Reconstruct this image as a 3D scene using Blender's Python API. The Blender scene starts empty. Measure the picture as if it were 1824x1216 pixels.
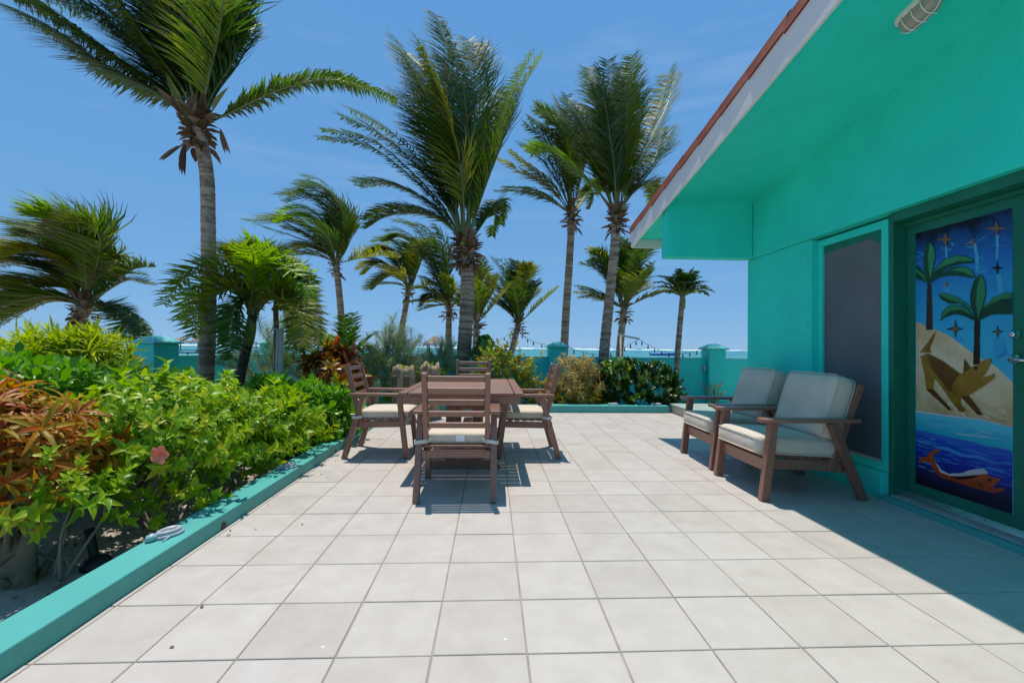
import bpy, bmesh, math, random
from mathutils import Vector, Matrix, Euler, noise

R = math.radians
scene = bpy.context.scene
C = scene.collection

# ------------------------------------------------------------------ camera
H = 1.10                       # eye height above the terrace tiles
FPX = 788.0                    # focal length in photo pixels (photo 1824 wide)
CAM_R = (Matrix.Rotation(R(-2.62), 3, 'Z') @ Matrix.Rotation(R(90 + 0.74), 3, 'X')
         @ Matrix.Rotation(R(0.6), 3, 'Z'))
cam_d = bpy.data.cameras.new('camera')
cam_d.sensor_width = 36.0
cam_d.lens = 36.0 * FPX / 1824.0
cam_d.clip_start = 0.05
cam_d.clip_end = 60000
cam = bpy.data.objects.new('camera', cam_d)
C.objects.link(cam)
cam.matrix_world = Matrix.Translation((0, 0, H)) @ CAM_R.to_4x4()
scene.camera = cam

# ------------------------------------------------------------------ sky, sun, exposure
SUNV = Vector((-0.077, 0.21, 1.0)).normalized()
world = bpy.data.worlds.new('World')
scene.world = world
world.use_nodes = True
wt = world.node_tree
wt.nodes.clear()
sky = wt.nodes.new('ShaderNodeTexSky')
sky.sky_type = 'NISHITA'
sky.sun_disc = False
sky.sun_elevation = math.asin(SUNV.z)
sky.sun_rotation = math.atan2(SUNV.x, SUNV.y)
sky.altitude = 0
sky.air_density = 0.7
sky.dust_density = 0.0
sky.ozone_density = 1.5
bg = wt.nodes.new('ShaderNodeBackground')
bg.inputs['Strength'].default_value = 0.12
wo = wt.nodes.new('ShaderNodeOutputWorld')
# colour response of the photograph's sky: deeper blue, softer horizon
sep = wt.nodes.new('ShaderNodeSeparateColor'); com = wt.nodes.new('ShaderNodeCombineColor')
wt.links.new(sky.outputs[0], sep.inputs[0])
for i, (ref, out, g) in enumerate(((1.02, .98, .42), (1.72, 2.62, .26), (3.40, 5.40, .13))):
    pw = wt.nodes.new('ShaderNodeMath'); pw.operation = 'POWER'; pw.inputs[1].default_value = g
    ml = wt.nodes.new('ShaderNodeMath'); ml.operation = 'MULTIPLY'; ml.inputs[1].default_value = out / ref ** g
    wt.links.new(sep.outputs[i], pw.inputs[0]); wt.links.new(pw.outputs[0], ml.inputs[0]); wt.links.new(ml.outputs[0], com.inputs[i])
# thin high cloud wisps
tcw = wt.nodes.new('ShaderNodeTexCoord'); mpw = wt.nodes.new('ShaderNodeMapping'); mpw.inputs['Scale'].default_value = (1.3, 1.3, 9.0)
mpw.inputs['Rotation'].default_value = (0.06, 0.10, 0.3)
nzw = wt.nodes.new('ShaderNodeTexNoise'); nzw.inputs['Scale'].default_value = 1.6; nzw.inputs['Detail'].default_value = 7; nzw.inputs['Roughness'].default_value = .62
mrw = wt.nodes.new('ShaderNodeMapRange'); mrw.inputs[1].default_value = .56; mrw.inputs[2].default_value = .80; mrw.inputs[3].default_value = 0; mrw.inputs[4].default_value = .30
mxw = wt.nodes.new('ShaderNodeMix'); mxw.data_type = 'RGBA'; mxw.inputs[7].default_value = (3.6, 4.9, 6.3, 1)
wt.links.new(tcw.outputs['Generated'], mpw.inputs[0]); wt.links.new(mpw.outputs[0], nzw.inputs['Vector']); wt.links.new(nzw.outputs[0], mrw.inputs[0])
wt.links.new(mrw.outputs[0], mxw.inputs[0]); wt.links.new(com.outputs[0], mxw.inputs[6]); wt.links.new(mxw.outputs[2], bg.inputs[0])
wt.links.new(bg.outputs[0], wo.inputs[0])
sun_d = bpy.data.lights.new('sun', 'SUN')
sun_d.energy = 4.2
sun_d.angle = R(0.53)
sun_d.color = (1.0, 0.94, 0.855)
sun = bpy.data.objects.new('sun', sun_d)
C.objects.link(sun)
sun.rotation_euler = SUNV.to_track_quat('Z', 'Y').to_euler()
vs = scene.view_settings
vs.view_transform = 'Standard'
vs.look = 'None'
vs.exposure = 0.08
vs.gamma = 1.0
vs.use_curve_mapping = False

# ------------------------------------------------------------------ pixel -> world helpers
def ray(px, py):
    v = CAM_R @ Vector(((px - 912) / FPX, (608 - py) / FPX, -1.0))
    return v
def atY(px, py, Y):
    v = ray(px, py); return Vector((0, 0, H)) + v * (Y / v.y)
def atZ(px, py, z):
    v = ray(px, py); return Vector((0, 0, H)) + v * ((z - H) / v.z)
def atX(px, py, X):
    v = ray(px, py); return Vector((0, 0, H)) + v * (X / v.x)

# ------------------------------------------------------------------ materials
MATS = {}
def nt(name):
    m = bpy.data.materials.new(name); m.use_nodes = True
    t = m.node_tree; b = t.nodes['Principled BSDF']; MATS[name] = m
    return m, t, b
def node(t, kind, **kw):
    n = t.nodes.new(kind)
    for k, v in kw.items(): setattr(n, k, v)
    return n
def ramp(t, cols, pos=None, interp='LINEAR'):
    r = t.nodes.new('ShaderNodeValToRGB'); e = r.color_ramp; e.interpolation = interp
    n = len(cols)
    pos = pos or [i / max(1, n - 1) for i in range(n)]
    while len(e.elements) < n: e.elements.new(0.5)
    for i, c in enumerate(cols):
        e.elements[i].position = pos[i]; e.elements[i].color = (*c, 1)
    return r
def noisef(t, scale, detail=4, rough=.6, coord='Object', vec_scale=None):
    tc = t.nodes.new('ShaderNodeTexCoord'); n = t.nodes.new('ShaderNodeTexNoise')
    n.inputs['Scale'].default_value = scale; n.inputs['Detail'].default_value = detail
    n.inputs['Roughness'].default_value = rough
    if vec_scale:
        mp = t.nodes.new('ShaderNodeMapping'); mp.inputs['Scale'].default_value = vec_scale
        t.links.new(tc.outputs[coord], mp.inputs[0]); t.links.new(mp.outputs[0], n.inputs['Vector'])
    else:
        t.links.new(tc.outputs[coord], n.inputs['Vector'])
    return n
def bump(t, b, src, strength=.3, dist=.01):
    bp = t.nodes.new('ShaderNodeBump'); bp.inputs['Strength'].default_value = strength
    bp.inputs['Distance'].default_value = dist
    t.links.new(src, bp.inputs['Height']); t.links.new(bp.outputs[0], b.inputs['Normal'])
    return bp
def mixc(t, fac, a, b_, mode='MIX'):
    m = t.nodes.new('ShaderNodeMix'); m.data_type = 'RGBA'; m.blend_type = mode
    for inp, v in ((m.inputs[0], fac), (m.inputs[6], a), (m.inputs[7], b_)):
        if hasattr(v, 'links') or hasattr(v, 'is_output'): t.links.new(v, inp)
        elif isinstance(v, (int, float)): inp.default_value = v
        else: inp.default_value = (*v, 1)
    return m.outputs[2]
def paint(name, col, var=.12, scale=3, rough=.6, bscale=60, bstr=.12, dirt=None, coord='Object', spec=.3):
    """painted masonry / wood: slight tone drift, fine relief, optional dirt colour"""
    m, t, b = nt(name)
    n = noisef(t, scale, 5, .65, coord)
    r = ramp(t, [tuple(c * (1 - var) for c in col), tuple(min(1, c * (1 + var * .6)) for c in col)], [.3, .7])
    t.links.new(n.outputs[0], r.inputs[0])
    out = r.outputs[0]
    if dirt:
        n3 = noisef(t, scale * 6, 8, .75, coord)
        r3 = ramp(t, [(0, 0, 0), (.6, .6, .6)], [.56, .77]); t.links.new(n3.outputs[0], r3.inputs[0])
        out = mixc(t, r3.outputs[0], out, dirt)
    t.links.new(out, b.inputs['Base Color'])
    b.inputs['Roughness'].default_value = rough
    b.inputs['Specular IOR Level'].default_value = spec
    n2 = noisef(t, bscale, 4, .6, coord); bump(t, b, n2.outputs[0], bstr, .004)
    return m
def plain(name, col, rough=.5, metal=0, spec=.5):
    m, t, b = nt(name)
    n = noisef(t, 14, 4); r = ramp(t, [tuple(c * .86 for c in col), tuple(min(1, c * 1.08) for c in col)], [.3, .7])
    t.links.new(n.outputs[0], r.inputs[0]); t.links.new(r.outputs[0], b.inputs['Base Color'])
    b.inputs['Roughness'].default_value = rough; b.inputs['Metallic'].default_value = metal
    b.inputs['Specular IOR Level'].default_value = spec
    return m
def leafm(name, cols, rough=.38, trans=.35, spec=.45, obj_w=.45):
    """foliage: colour by a per-face attribute and per-object random, thin-leaf translucency"""
    m, t, b = nt(name)
    a = node(t, 'ShaderNodeAttribute', attribute_name='var'); oi = node(t, 'ShaderNodeObjectInfo')
    ma = node(t, 'ShaderNodeMath', operation='MULTIPLY'); ma.inputs[1].default_value = 1 - obj_w
    mb = node(t, 'ShaderNodeMath', operation='MULTIPLY_ADD'); mb.inputs[1].default_value = obj_w
    t.links.new(a.outputs['Fac'], ma.inputs[0]); t.links.new(oi.outputs['Random'], mb.inputs[0]); t.links.new(ma.outputs[0], mb.inputs[2])
    r = ramp(t, cols); t.links.new(mb.outputs[0], r.inputs[0])
    t.links.new(r.outputs[0], b.inputs['Base Color'])
    b.inputs['Roughness'].default_value = rough; b.inputs['Specular IOR Level'].default_value = spec
    tr = node(t, 'ShaderNodeBsdfTranslucent'); mx = node(t, 'ShaderNodeMixShader'); mx.inputs[0].default_value = trans
    hs = node(t, 'ShaderNodeHueSaturation'); hs.inputs['Value'].default_value = 1.5; hs.inputs['Saturation'].default_value = 1.1
    t.links.new(r.outputs[0], hs.inputs['Color']); t.links.new(hs.outputs[0], tr.inputs[0])
    t.links.new(b.outputs[0], mx.inputs[1]); t.links.new(tr.outputs[0], mx.inputs[2])
    t.links.new(mx.outputs[0], t.nodes['Material Output'].inputs[0])
    return m

# ------------------------------------------------------------------ mesh builder
class MB:
    def __init__(s): s.v = []; s.f = []; s.a = []; s.mi = []
    def face(s, idx, var=.5, mi=0): s.f.append(tuple(idx)); s.a.append(var); s.mi.append(mi)
    def add(s, verts, faces, var=.5, mi=0):
        o = len(s.v); s.v.extend(Vector(p) for p in verts)
        for f in faces: s.face([i + o for i in f], var, mi)
    def box(s, lo, hi, var=.5, mi=0):
        (x0, y0, z0), (x1, y1, z1) = lo, hi
        s.add([(x0,y0,z0),(x1,y0,z0),(x1,y1,z0),(x0,y1,z0),(x0,y0,z1),(x1,y0,z1),(x1,y1,z1),(x0,y1,z1)],
              [(3,2,1,0),(4,5,6,7),(0,1,5,4),(1,2,6,5),(2,3,7,6),(3,0,4,7)], var, mi)
    def bar(s, p0, p1, w, h, up=(0, 0, 1), var=.5, mi=0, w1=None, h1=None):
        """beam from p0 to p1, w across, h along the 'up' side"""
        p0, p1 = Vector(p0), Vector(p1); d = (p1 - p0).normalized(); up = Vector(up)
        x = d.cross(up)
        if x.length < 1e-4: x = d.cross(Vector((0, 1, 0)))
        x.normalize(); y = x.cross(d).normalized()
        w1 = w if w1 is None else w1; h1 = h if h1 is None else h1
        vs_ = []
        for p, a, b in ((p0, w / 2, h / 2), (p1, w1 / 2, h1 / 2)):
            vs_ += [p - x * a - y * b, p + x * a - y * b, p + x * a + y * b, p - x * a + y * b]
        s.add(vs_, [(0,1,2,3)[::-1],(4,5,6,7),(0,1,5,4),(1,2,6,5),(2,3,7,6),(3,0,4,7)], var, mi)
    def prism(s, poly, ax, a, b, var=.5, mi=0):
        """polygon in the plane across axis ax ('x','y','z'), extruded from a to b"""
        def P(u, v, w):
            return {'x': (w, u, v), 'y': (u, w, v), 'z': (u, v, w)}[ax]
        n = len(poly); o = len(s.v)
        s.v += [Vector(P(u, v, a)) for u, v in poly] + [Vector(P(u, v, b)) for u, v in poly]
        s.face([o + i for i in range(n)], var, mi); s.face([o + n + i for i in range(n)][::-1], var, mi)
        for i in range(n):
            j = (i + 1) % n; s.face((o + j, o + i, o + n + i, o + n + j), var, mi)
    def tube(s, pts, rad, n=8, var=.5, mi=0, cap=True, bump_=None):
        pts = [Vector(p) for p in pts]; m = len(pts); o = len(s.v)
        ref = Vector((0.31, .17, .93)) if abs((pts[-1] - pts[0]).normalized().z) < .9 else Vector((1, .1, 0))
        for i, p in enumerate(pts):
            d = (pts[min(i + 1, m - 1)] - pts[max(i - 1, 0)]).normalized()
            x = d.cross(ref).normalized(); y = d.cross(x)
            r = rad(i / (m - 1)) if callable(rad) else (rad[i] if isinstance(rad, (list, tuple)) else rad)
            for k in range(n):
                a = 2 * math.pi * k / n
                rr = r * (bump_(i, k) if bump_ else 1)
                s.v.append(p + (x * math.cos(a) + y * math.sin(a)) * rr)
        for i in range(m - 1):
            for k in range(n):
                k2 = (k + 1) % n
                s.face((o + i*n + k, o + i*n + k2, o + (i+1)*n + k2, o + (i+1)*n + k), var, mi)
        if cap:
            s.face([o + k for k in range(n)][::-1], var, mi); s.face([o + (m-1)*n + k for k in range(n)], var, mi)
    def lathe(s, prof, n=16, c=(0, 0, 0), var=.5, mi=0, sx=1, sy=1):
        o = len(s.v); c = Vector(c); m = len(prof)
        for r, z in prof:
            for k in range(n):
                a = 2 * math.pi * k / n
                s.v.append(c + Vector((r * sx * math.cos(a), r * sy * math.sin(a), z)))
        for i in range(m - 1):
            for k in range(n):
                k2 = (k + 1) % n
                s.face((o + i*n + k, o + i*n + k2, o + (i+1)*n + k2, o + (i+1)*n + k), var, mi)
        s.face([o + k for k in range(n)][::-1], var, mi); s.face([o + (m-1)*n + k for k in range(n)], var, mi)
    def rbox(s, size, r, n=10, puff=(0, 0), c=(0, 0, 0), var=.5, mi=0, M=None):
        """cushion: rounded box with puffed top and bottom"""
        hx, hy, hz = (q / 2 for q in size); c = Vector(c); M = M or Matrix.Identity(3)
        idx = {}
        def vert(i, j, k):
            key = (i, j, k)
            if key in idx: return idx[key]
            def g(q, h):   # denser near the edges
                u = -1 + 2 * q / n; return h * (1.0 * math.sin(u * math.pi / 2))
            p = Vector((g(i, hx), g(j, hy), g(k, hz)))
            q = Vector((max(-hx + r, min(hx - r, p.x)), max(-hy + r, min(hy - r, p.y)), max(-hz + r, min(hz - r, p.z))))
            d = p - q
            if d.length > 1e-9: p = q + d.normalized() * r
            fx, fy = 1 - (p.x / hx) ** 2, 1 - (p.y / hy) ** 2
            p.z += (puff[0] if p.z > 0 else -puff[1]) * max(0, fx) ** .6 * max(0, fy) ** .6 * min(1, abs(p.z) / (hz * .6))
            s.v.append(c + M @ p); idx[key] = len(s.v) - 1
            return idx[key]
        for a in range(n):
            for b in range(n):
                for f in (((a,b,0),(a,b+1,0),(a+1,b+1,0),(a+1,b,0)), ((a,b,n),(a+1,b,n),(a+1,b+1,n),(a,b+1,n)),
                          ((a,0,b),(a+1,0,b),(a+1,0,b+1),(a,0,b+1)), ((a,n,b),(a,n,b+1),(a+1,n,b+1),(a+1,n,b)),
                          ((0,a,b),(0,a,b+1),(0,a+1,b+1),(0,a+1,b)), ((n,a,b),(n,a+1,b),(n,a+1,b+1),(n,a,b+1))):
                    s.face([vert(*q) for q in f], var, mi)
    def leaf(s, p, d, up, L, w, fold=.25, curl=.2, var=.5, shape='ovate', mi=0):
        """one folded leaf blade from p along d"""
        p = Vector(p); d = Vector(d).normalized(); up = Vector(up)
        x = d.cross(up)
        if x.length < 1e-3: x = d.cross(Vector((1, .2, .1)))
        x.normalize(); u = x.cross(d).normalized()
        prof = {'ovate': ((.18, .74), (.42, 1), (.74, .60)), 'spoon': ((.30, .40), (.62, .88), (.86, .86)), 'strap': ((.2, .8), (.5, 1), (.8, .66))}[shape]
        o = len(s.v); s.v.append(p.copy())
        for t, k in prof:
            c = p + d * L * t - u * (curl * L * t * t)
            s.v += [c - x * w * .5 * k + u * fold * w * .5 * k, c, c + x * w * .5 * k + u * fold * w * .5 * k]
        s.v.append(p + d * L * (1 if shape != 'spoon' else 1.02) - u * curl * L)
        for f in ((0,1,2),(0,2,3),(1,4,5,2),(2,5,6,3),(4,7,8,5),(5,8,9,6),(7,10,8),(8,10,9)): s.face([i + o for i in f], var, mi)
    def mesh(s, name, mats, smooth=False):
        me = bpy.data.meshes.new(name)
        me.from_pydata(s.v, [], s.f); me.update()
        for m in (mats if isinstance(mats, (list, tuple)) else [mats]): me.materials.append(MATS[m])
        at = me.attributes.new('var', 'FLOAT', 'FACE'); at.data.foreach_set('value', s.a)
        if any(s.mi): me.polygons.foreach_set('material_index', s.mi)
        if smooth: me.polygons.foreach_set('use_smooth', [True] * len(me.polygons))
        return me
    def build(s, name, mats, parent=None, smooth=False, bevel=0, seg=2):
        return link(name, s.mesh(name, mats, smooth), parent, bevel, seg)
def link(name, me, parent=None, bevel=0, seg=2):
    o = bpy.data.objects.new(name, me); C.objects.link(o)
    if parent: o.parent = parent
    if bevel:
        b = o.modifiers.new('bevel', 'BEVEL'); b.width = bevel; b.segments = seg; b.limit_method = 'ANGLE'; b.angle_limit = R(40)
        o.data.polygons.foreach_set('use_smooth', [True] * len(o.data.polygons))
        b.harden_normals = True
    return o
def tag(o, label, cat, group=None, kind=None):
    o['label'] = label
    if cat: o['category'] = cat
    if group: o['group'] = group
    o['kind'] = kind or 'thing'
    return o
def thing(name, label, cat, loc=(0, 0, 0), rz=0, group=None):
    o = bpy.data.objects.new(name, None); C.objects.link(o); o.location = loc; o.rotation_euler = (0, 0, rz)
    o.empty_display_size = .1
    return tag(o, label, cat, group)
def structure(o): o['kind'] = 'structure'; return o
def copy_tree(o, parent=None):
    c = o.copy(); C.objects.link(c); c.parent = parent
    for ch in list(o.children): copy_tree(ch, c)
    return c
def catmull(P, n):
    """smooth curve through the points P"""
    P = [Vector(p) for p in P]
    Q = [P[0] * 2 - P[1]] + P + [P[-1] * 2 - P[-2]]
    out = []
    m = len(P) - 1
    for i in range(n + 1):
        t = i / n * m; k = min(int(t), m - 1); u = t - k
        a, b, c, d = Q[k:k + 4]
        out.append(.5 * ((2 * b) + (c - a) * u + (2*a - 5*b + 4*c - d) * u*u + (3*b - a - 3*c + d) * u**3))
    return out
# ------------------------------------------------------------------ material set
TEAL = (0.050, 0.46, 0.40)
paint('teal_paint', (0.022, 0.74, 0.605), .12, 1.1, .62, 22, .6, dirt=(.02, .58, .47))
paint('turquoise_paint', (0.085, 0.385, 0.345), .08, 2.2, .55, 60, .12, dirt=(.06, .33, .31))
paint('cap_paint', (0.16, 0.60, 0.53), .08, 2.2, .55, 60, .12, dirt=(.10, .42, .38))
paint('garden_wall_paint', (0.035, 0.66, 0.575), .08, 1.2, .65, 30, .2, dirt=(.05, .36, .32))
paint('green_paint', (0.010, 0.17, 0.105), .2, 4, .42, 80, .1)
paint('white_paint', (0.74, 0.73, 0.72), .05, 2, .55, 60, .1)
paint('terracotta', (0.15, 0.034, 0.018), .35, 9, .8, 90, .3, dirt=(.12, .035, .02))
paint('whitewash_wood', (0.32, 0.40, 0.35), .25, 8, .75, 60, .3, dirt=(.2, .22, .18))
paint('concrete', (0.42, 0.40, 0.37), .15, 5, .8, 60, .2)
paint('grout', (0.33, 0.29, 0.24), .3, 6, .9, 90, .3)
plain('dark_metal', (0.03, 0.03, 0.032), .45, .3)
plain('aluminium', (0.55, 0.56, 0.58), .38, .9)
plain('chrome', (0.72, 0.71, 0.69), .18, 1)
plain('black_plastic', (0.012, 0.012, 0.013), .5)
plain('white_rope', (0.62, 0.60, 0.55), .9)
plain('pink_fabric', (0.50, 0.06, 0.09), .9)
plain('tag_cloth', (0.8, 0.82, 0.85), .7)
plain('grey_plastic', (0.42, 0.46, 0.50), .4)
plain('clear_plastic', (0.35, 0.50, 0.52), .15)
plain('post_wood', (0.55, 0.50, 0.42), .8)
plain('blue_hull', (0.03, 0.12, 0.55), .4)
plain('bulb_glass', (0.05, 0.05, 0.05), .15)
plain('lime_spot', (.66, .65, .63), .6)
plain('star_paint', (.16, .105, .05), .5)

# terrace tile: pale beige ceramic, each tile its own tone, faint clouding, rusty edges here and there
m, t, b = nt('floor_tile')
oi = node(t, 'ShaderNodeObjectInfo')
r0 = ramp(t, [(.475, .432, .388), (.528, .484, .440), (.502, .458, .418)]); t.links.new(oi.outputs['Random'], r0.inputs[0])
geo = node(t, 'ShaderNodeNewGeometry')
def gn(scale, det=4, rough=.6):
    n = node(t, 'ShaderNodeTexNoise'); n.inputs['Scale'].default_value = scale; n.inputs['Detail'].default_value = det
    n.inputs['Roughness'].default_value = rough; t.links.new(geo.outputs['Position'], n.inputs['Vector']); return n
n1 = gn(5.5, 6, .65); r1 = ramp(t, [(.90, .88, .85), (1.03, 1.025, 1.02)], [.30, .68]); t.links.new(n1.outputs[0], r1.inputs[0])
c1 = mixc(t, 1.0, r0.outputs[0], r1.outputs[0], 'MULTIPLY')
n2 = gn(1.1, 5, .7); r2 = ramp(t, [(0, 0, 0), (.5, .5, .5)], [.56, .74]); t.links.new(n2.outputs[0], r2.inputs[0])
c2 = mixc(t, r2.outputs[0], c1, (.37, .31, .24))
n3 = gn(26, 3, .6); r3 = ramp(t, [(0, 0, 0), (.35, .35, .35)], [.70, .78]); t.links.new(n3.outputs[0], r3.inputs[0])
c3 = mixc(t, r3.outputs[0], c2, (.27, .24, .20))
t.links.new(c3, b.inputs['Base Color'])
n4 = gn(9, 4); r4 = ramp(t, [(.36,) * 3, (.58,) * 3], [.3, .7]); t.links.new(n4.outputs[0], r4.inputs[0]); t.links.new(r4.outputs[0], b.inputs['Roughness'])
b.inputs['Specular IOR Level'].default_value = .35
n5 = gn(60, 4); bump(t, b, n5.outputs[0], .08, .003)

# brown recycled-plastic lumber
m, t, b = nt('brown_lumber')
tc = node(t, 'ShaderNodeTexCoord'); oi = node(t, 'ShaderNodeObjectInfo')
n = noisef(t, 9, 6, .7, 'Object', (3, 3, 3))
r = ramp(t, [(.215, .090, .056), (.305, .145, .096)], [.3, .75]); t.links.new(n.outputs[0], r.inputs[0])
r2 = ramp(t, [(.86,) * 3, (1.1,) * 3]); t.links.new(oi.outputs['Random'], r2.inputs[0])
t.links.new(mixc(t, 1, r.outputs[0], r2.outputs[0], 'MULTIPLY'), b.inputs['Base Color'])
b.inputs['Roughness'].default_value = .36; b.inputs['Specular IOR Level'].default_value = .65
n2 = noisef(t, 120, 3); bump(t, b, n2.outputs[0], .12, .002)

# cushion cloth with a woven grain
m, t, b = nt('cushion_cloth')
n = noisef(t, 4, 4); r = ramp(t, [(.62, .535, .42), (.71, .62, .50)], [.3, .7]); t.links.new(n.outputs[0], r.inputs[0])
n2 = noisef(t, 420, 2, .5); r2 = ramp(t, [(.80,) * 3, (1.08,) * 3], [.35, .65]); t.links.new(n2.outputs[0], r2.inputs[0])
t.links.new(mixc(t, 1, r.outputs[0], r2.outputs[0], 'MULTIPLY'), b.inputs['Base Color'])
b.inputs['Roughness'].default_value = .95; b.inputs['Sheen Weight'].default_value = .15
n3 = noisef(t, 9, 3); bump(t, b, n3.outputs[0], .45, .025)
plain('tan_cloth', (.36, .31, .25), .95)

# sand
m, t, b = nt('sand')
n = noisef(t, 1.4, 8, .7); r = ramp(t, [(.42, .355, .28), (.60, .54, .46)], [.3, .7]); t.links.new(n.outputs[0], r.inputs[0])
n2 = noisef(t, 30, 6, .7); r2 = ramp(t, [(.7,) * 3, (1.1,) * 3], [.3, .7]); t.links.new(n2.outputs[0], r2.inputs[0])
t.links.new(mixc(t, 1, r.outputs[0], r2.outputs[0], 'MULTIPLY'), b.inputs['Base Color'])
b.inputs['Roughness'].default_value = .95; bump(t, b, n2.outputs[0], .6, .03)

# lagoon: turquoise shallows with darker and paler streaks
m, t, b = nt('sea_water')
n = noisef(t, .012, 6, .65, 'Object', (.25, 1.6, 1)); r = ramp(t, [(.030, .185, .215), (.055, .25, .27), (.12, .34, .35)], [.32, .55, .75]); t.links.new(n.outputs[0], r.inputs[0])
t.links.new(r.outputs[0], b.inputs['Base Color'])
b.inputs['Roughness'].default_value = .35; b.inputs['Specular IOR Level'].default_value = .25
n2 = noisef(t, .35, 6, .7, 'Object', (.5, 1.2, 1)); bump(t, b, n2.outputs[0], 1.0, .6)
plain('foam', (.85, .87, .88), .9)

# palm trunk: grey-brown, ringed
def trunkm(name, c0, c1, ring=22):
    m, t, b = nt(name)
    a = node(t, 'ShaderNodeAttribute', attribute_name='var')
    n = noisef(t, 9, 6, .7, 'Object', (1, 1, 2.2))
    ad = node(t, 'ShaderNodeMath', operation='ADD'); t.links.new(a.outputs['Fac'], ad.inputs[0]); t.links.new(n.outputs[0], ad.inputs[1])
    r = ramp(t, [tuple(c * .35 for c in c0), c0, c1], [.35, .75, 1.2 / 1.25]); t.links.new(ad.outputs[0], r.inputs[0])
    t.links.new(r.outputs[0], b.inputs['Base Color']); b.inputs['Roughness'].default_value = .9
    n2 = noisef(t, 50, 5, .7, 'Object', (1, 1, .35)); bump(t, b, n2.outputs[0], .6, .012)
trunkm('palm_trunk', (.23, .16, .105), (.42, .315, .22))
trunkm('dark_trunk', (.05, .038, .026), (.11, .085, .06))
trunkm('pale_stem', (.14, .11, .08), (.26, .215, .16))
trunkm('gnarled_bark', (.12, .085, .055), (.22, .165, .11))
plain('green_shaft', (.16, .22, .04), .45)
leafm('husk', [(.055, .028, .016), (.14, .075, .04), (.24, .16, .10), (.32, .25, .17)], .85, .1, .2)
leafm('rachis', [(.12, .15, .025), (.20, .20, .05)], .45, .0)
leafm('palm_leaf', [(.022, .058, .007), (.045, .11, .011), (.09, .165, .015), (.19, .215, .02)], .48, .38, .35, .35)
leafm('palm_leaf_yellow', [(.06, .13, .010), (.12, .20, .013), (.25, .26, .02), (.34, .27, .06)], .48, .42, .3, .4)
leafm('palm_leaf_bright', [(.08, .18, .010), (.15, .30, .014), (.26, .40, .02), (.34, .34, .03)], .45, .52, .35, .4)
leafm('leaf_tip_dry', [(.10, .085, .05), (.16, .13, .07), (.22, .18, .11)], .8, .2, .2)
leafm('spoon_leaf', [(.04, .14, .010), (.09, .25, .014), (.15, .34, .018), (.25, .44, .03)], .33, .38, .45)
leafm('hibiscus_leaf', [(.06, .17, .010), (.15, .31, .014), (.26, .42, .018), (.40, .50, .025), (.52, .44, .02)], .38, .40, .35)
leafm('mound_leaf', [(.22, .33, .012), (.34, .44, .018), (.48, .50, .03)], .45, .48, .3)
leafm('croton_leaf', [(.03, .06, .008), (.16, .15, .010), (.42, .27, .012), (.50, .18, .010), (.34, .05, .008), (.28, .24, .012)], .45, .38, .35, .3)
leafm('red_croton_leaf', [(.44, .40, .016), (.24, .02, .012), (.38, .09, .012), (.16, .05, .014), (.46, .40, .014), (.50, .48, .02)], .30, .35, .5, .45)
leafm('feather_leaf', [(.13, .19, .08), (.23, .30, .13), (.34, .38, .21)], .6, .35, .2)
leafm('flower_bush_leaf', [(.07, .15, .010), (.17, .25, .012), (.33, .33, .016), (.46, .36, .02)], .36, .38, .4)
leafm('gold_leaf', [(.22, .20, .012), (.38, .28, .015), (.48, .36, .03)], .4, .4, .4)
leafm('dry_leaf', [(.28, .17, .06), (.40, .27, .07), (.46, .36, .11), (.30, .28, .03)], .6, .35, .3)
leafm('bush_leaf', [(.016, .045, .006), (.036, .092, .009), (.075, .15, .012), (.15, .20, .015)], .34, .25, .5)
leafm('seagrape_leaf', [(.04, .12, .02), (.08, .20, .03), (.12, .25, .04)], .35, .3, .5)
leafm('petal_pink', [(.60, .16, .12), (.70, .28, .20)], .6, .3)
leafm('petal_orange', [(.55, .10, .02), (.65, .20, .04)], .6, .3)
leafm('thatch', [(.19, .155, .115), (.30, .255, .20), (.38, .33, .27)], .95, .05, .1)
leafm('fallen_leaf', [(.12, .07, .03), (.20, .12, .05), (.26, .18, .08)], .8, .1, .2)

# window insect screen: dark grey mesh with a dull sheen
m, t, b = nt('window_screen')
n = noisef(t, 2, 4); r = ramp(t, [(.105, .112, .125), (.145, .152, .165)], [.3, .7]); t.links.new(n.outputs[0], r.inputs[0]); t.links.new(r.outputs[0], b.inputs['Base Color'])
b.inputs['Roughness'].default_value = .55
n2 = noisef(t, 900, 2); bump(t, b, n2.outputs[0], .3, .001)
# frosted lamp glass
m, t, b = nt('lamp_glass'); b.inputs['Base Color'].default_value = (.34, .33, .29, 1); b.inputs['Roughness'].default_value = .25
n2 = noisef(t, 60, 3); bump(t, b, n2.outputs[0], .4, .004)

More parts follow.
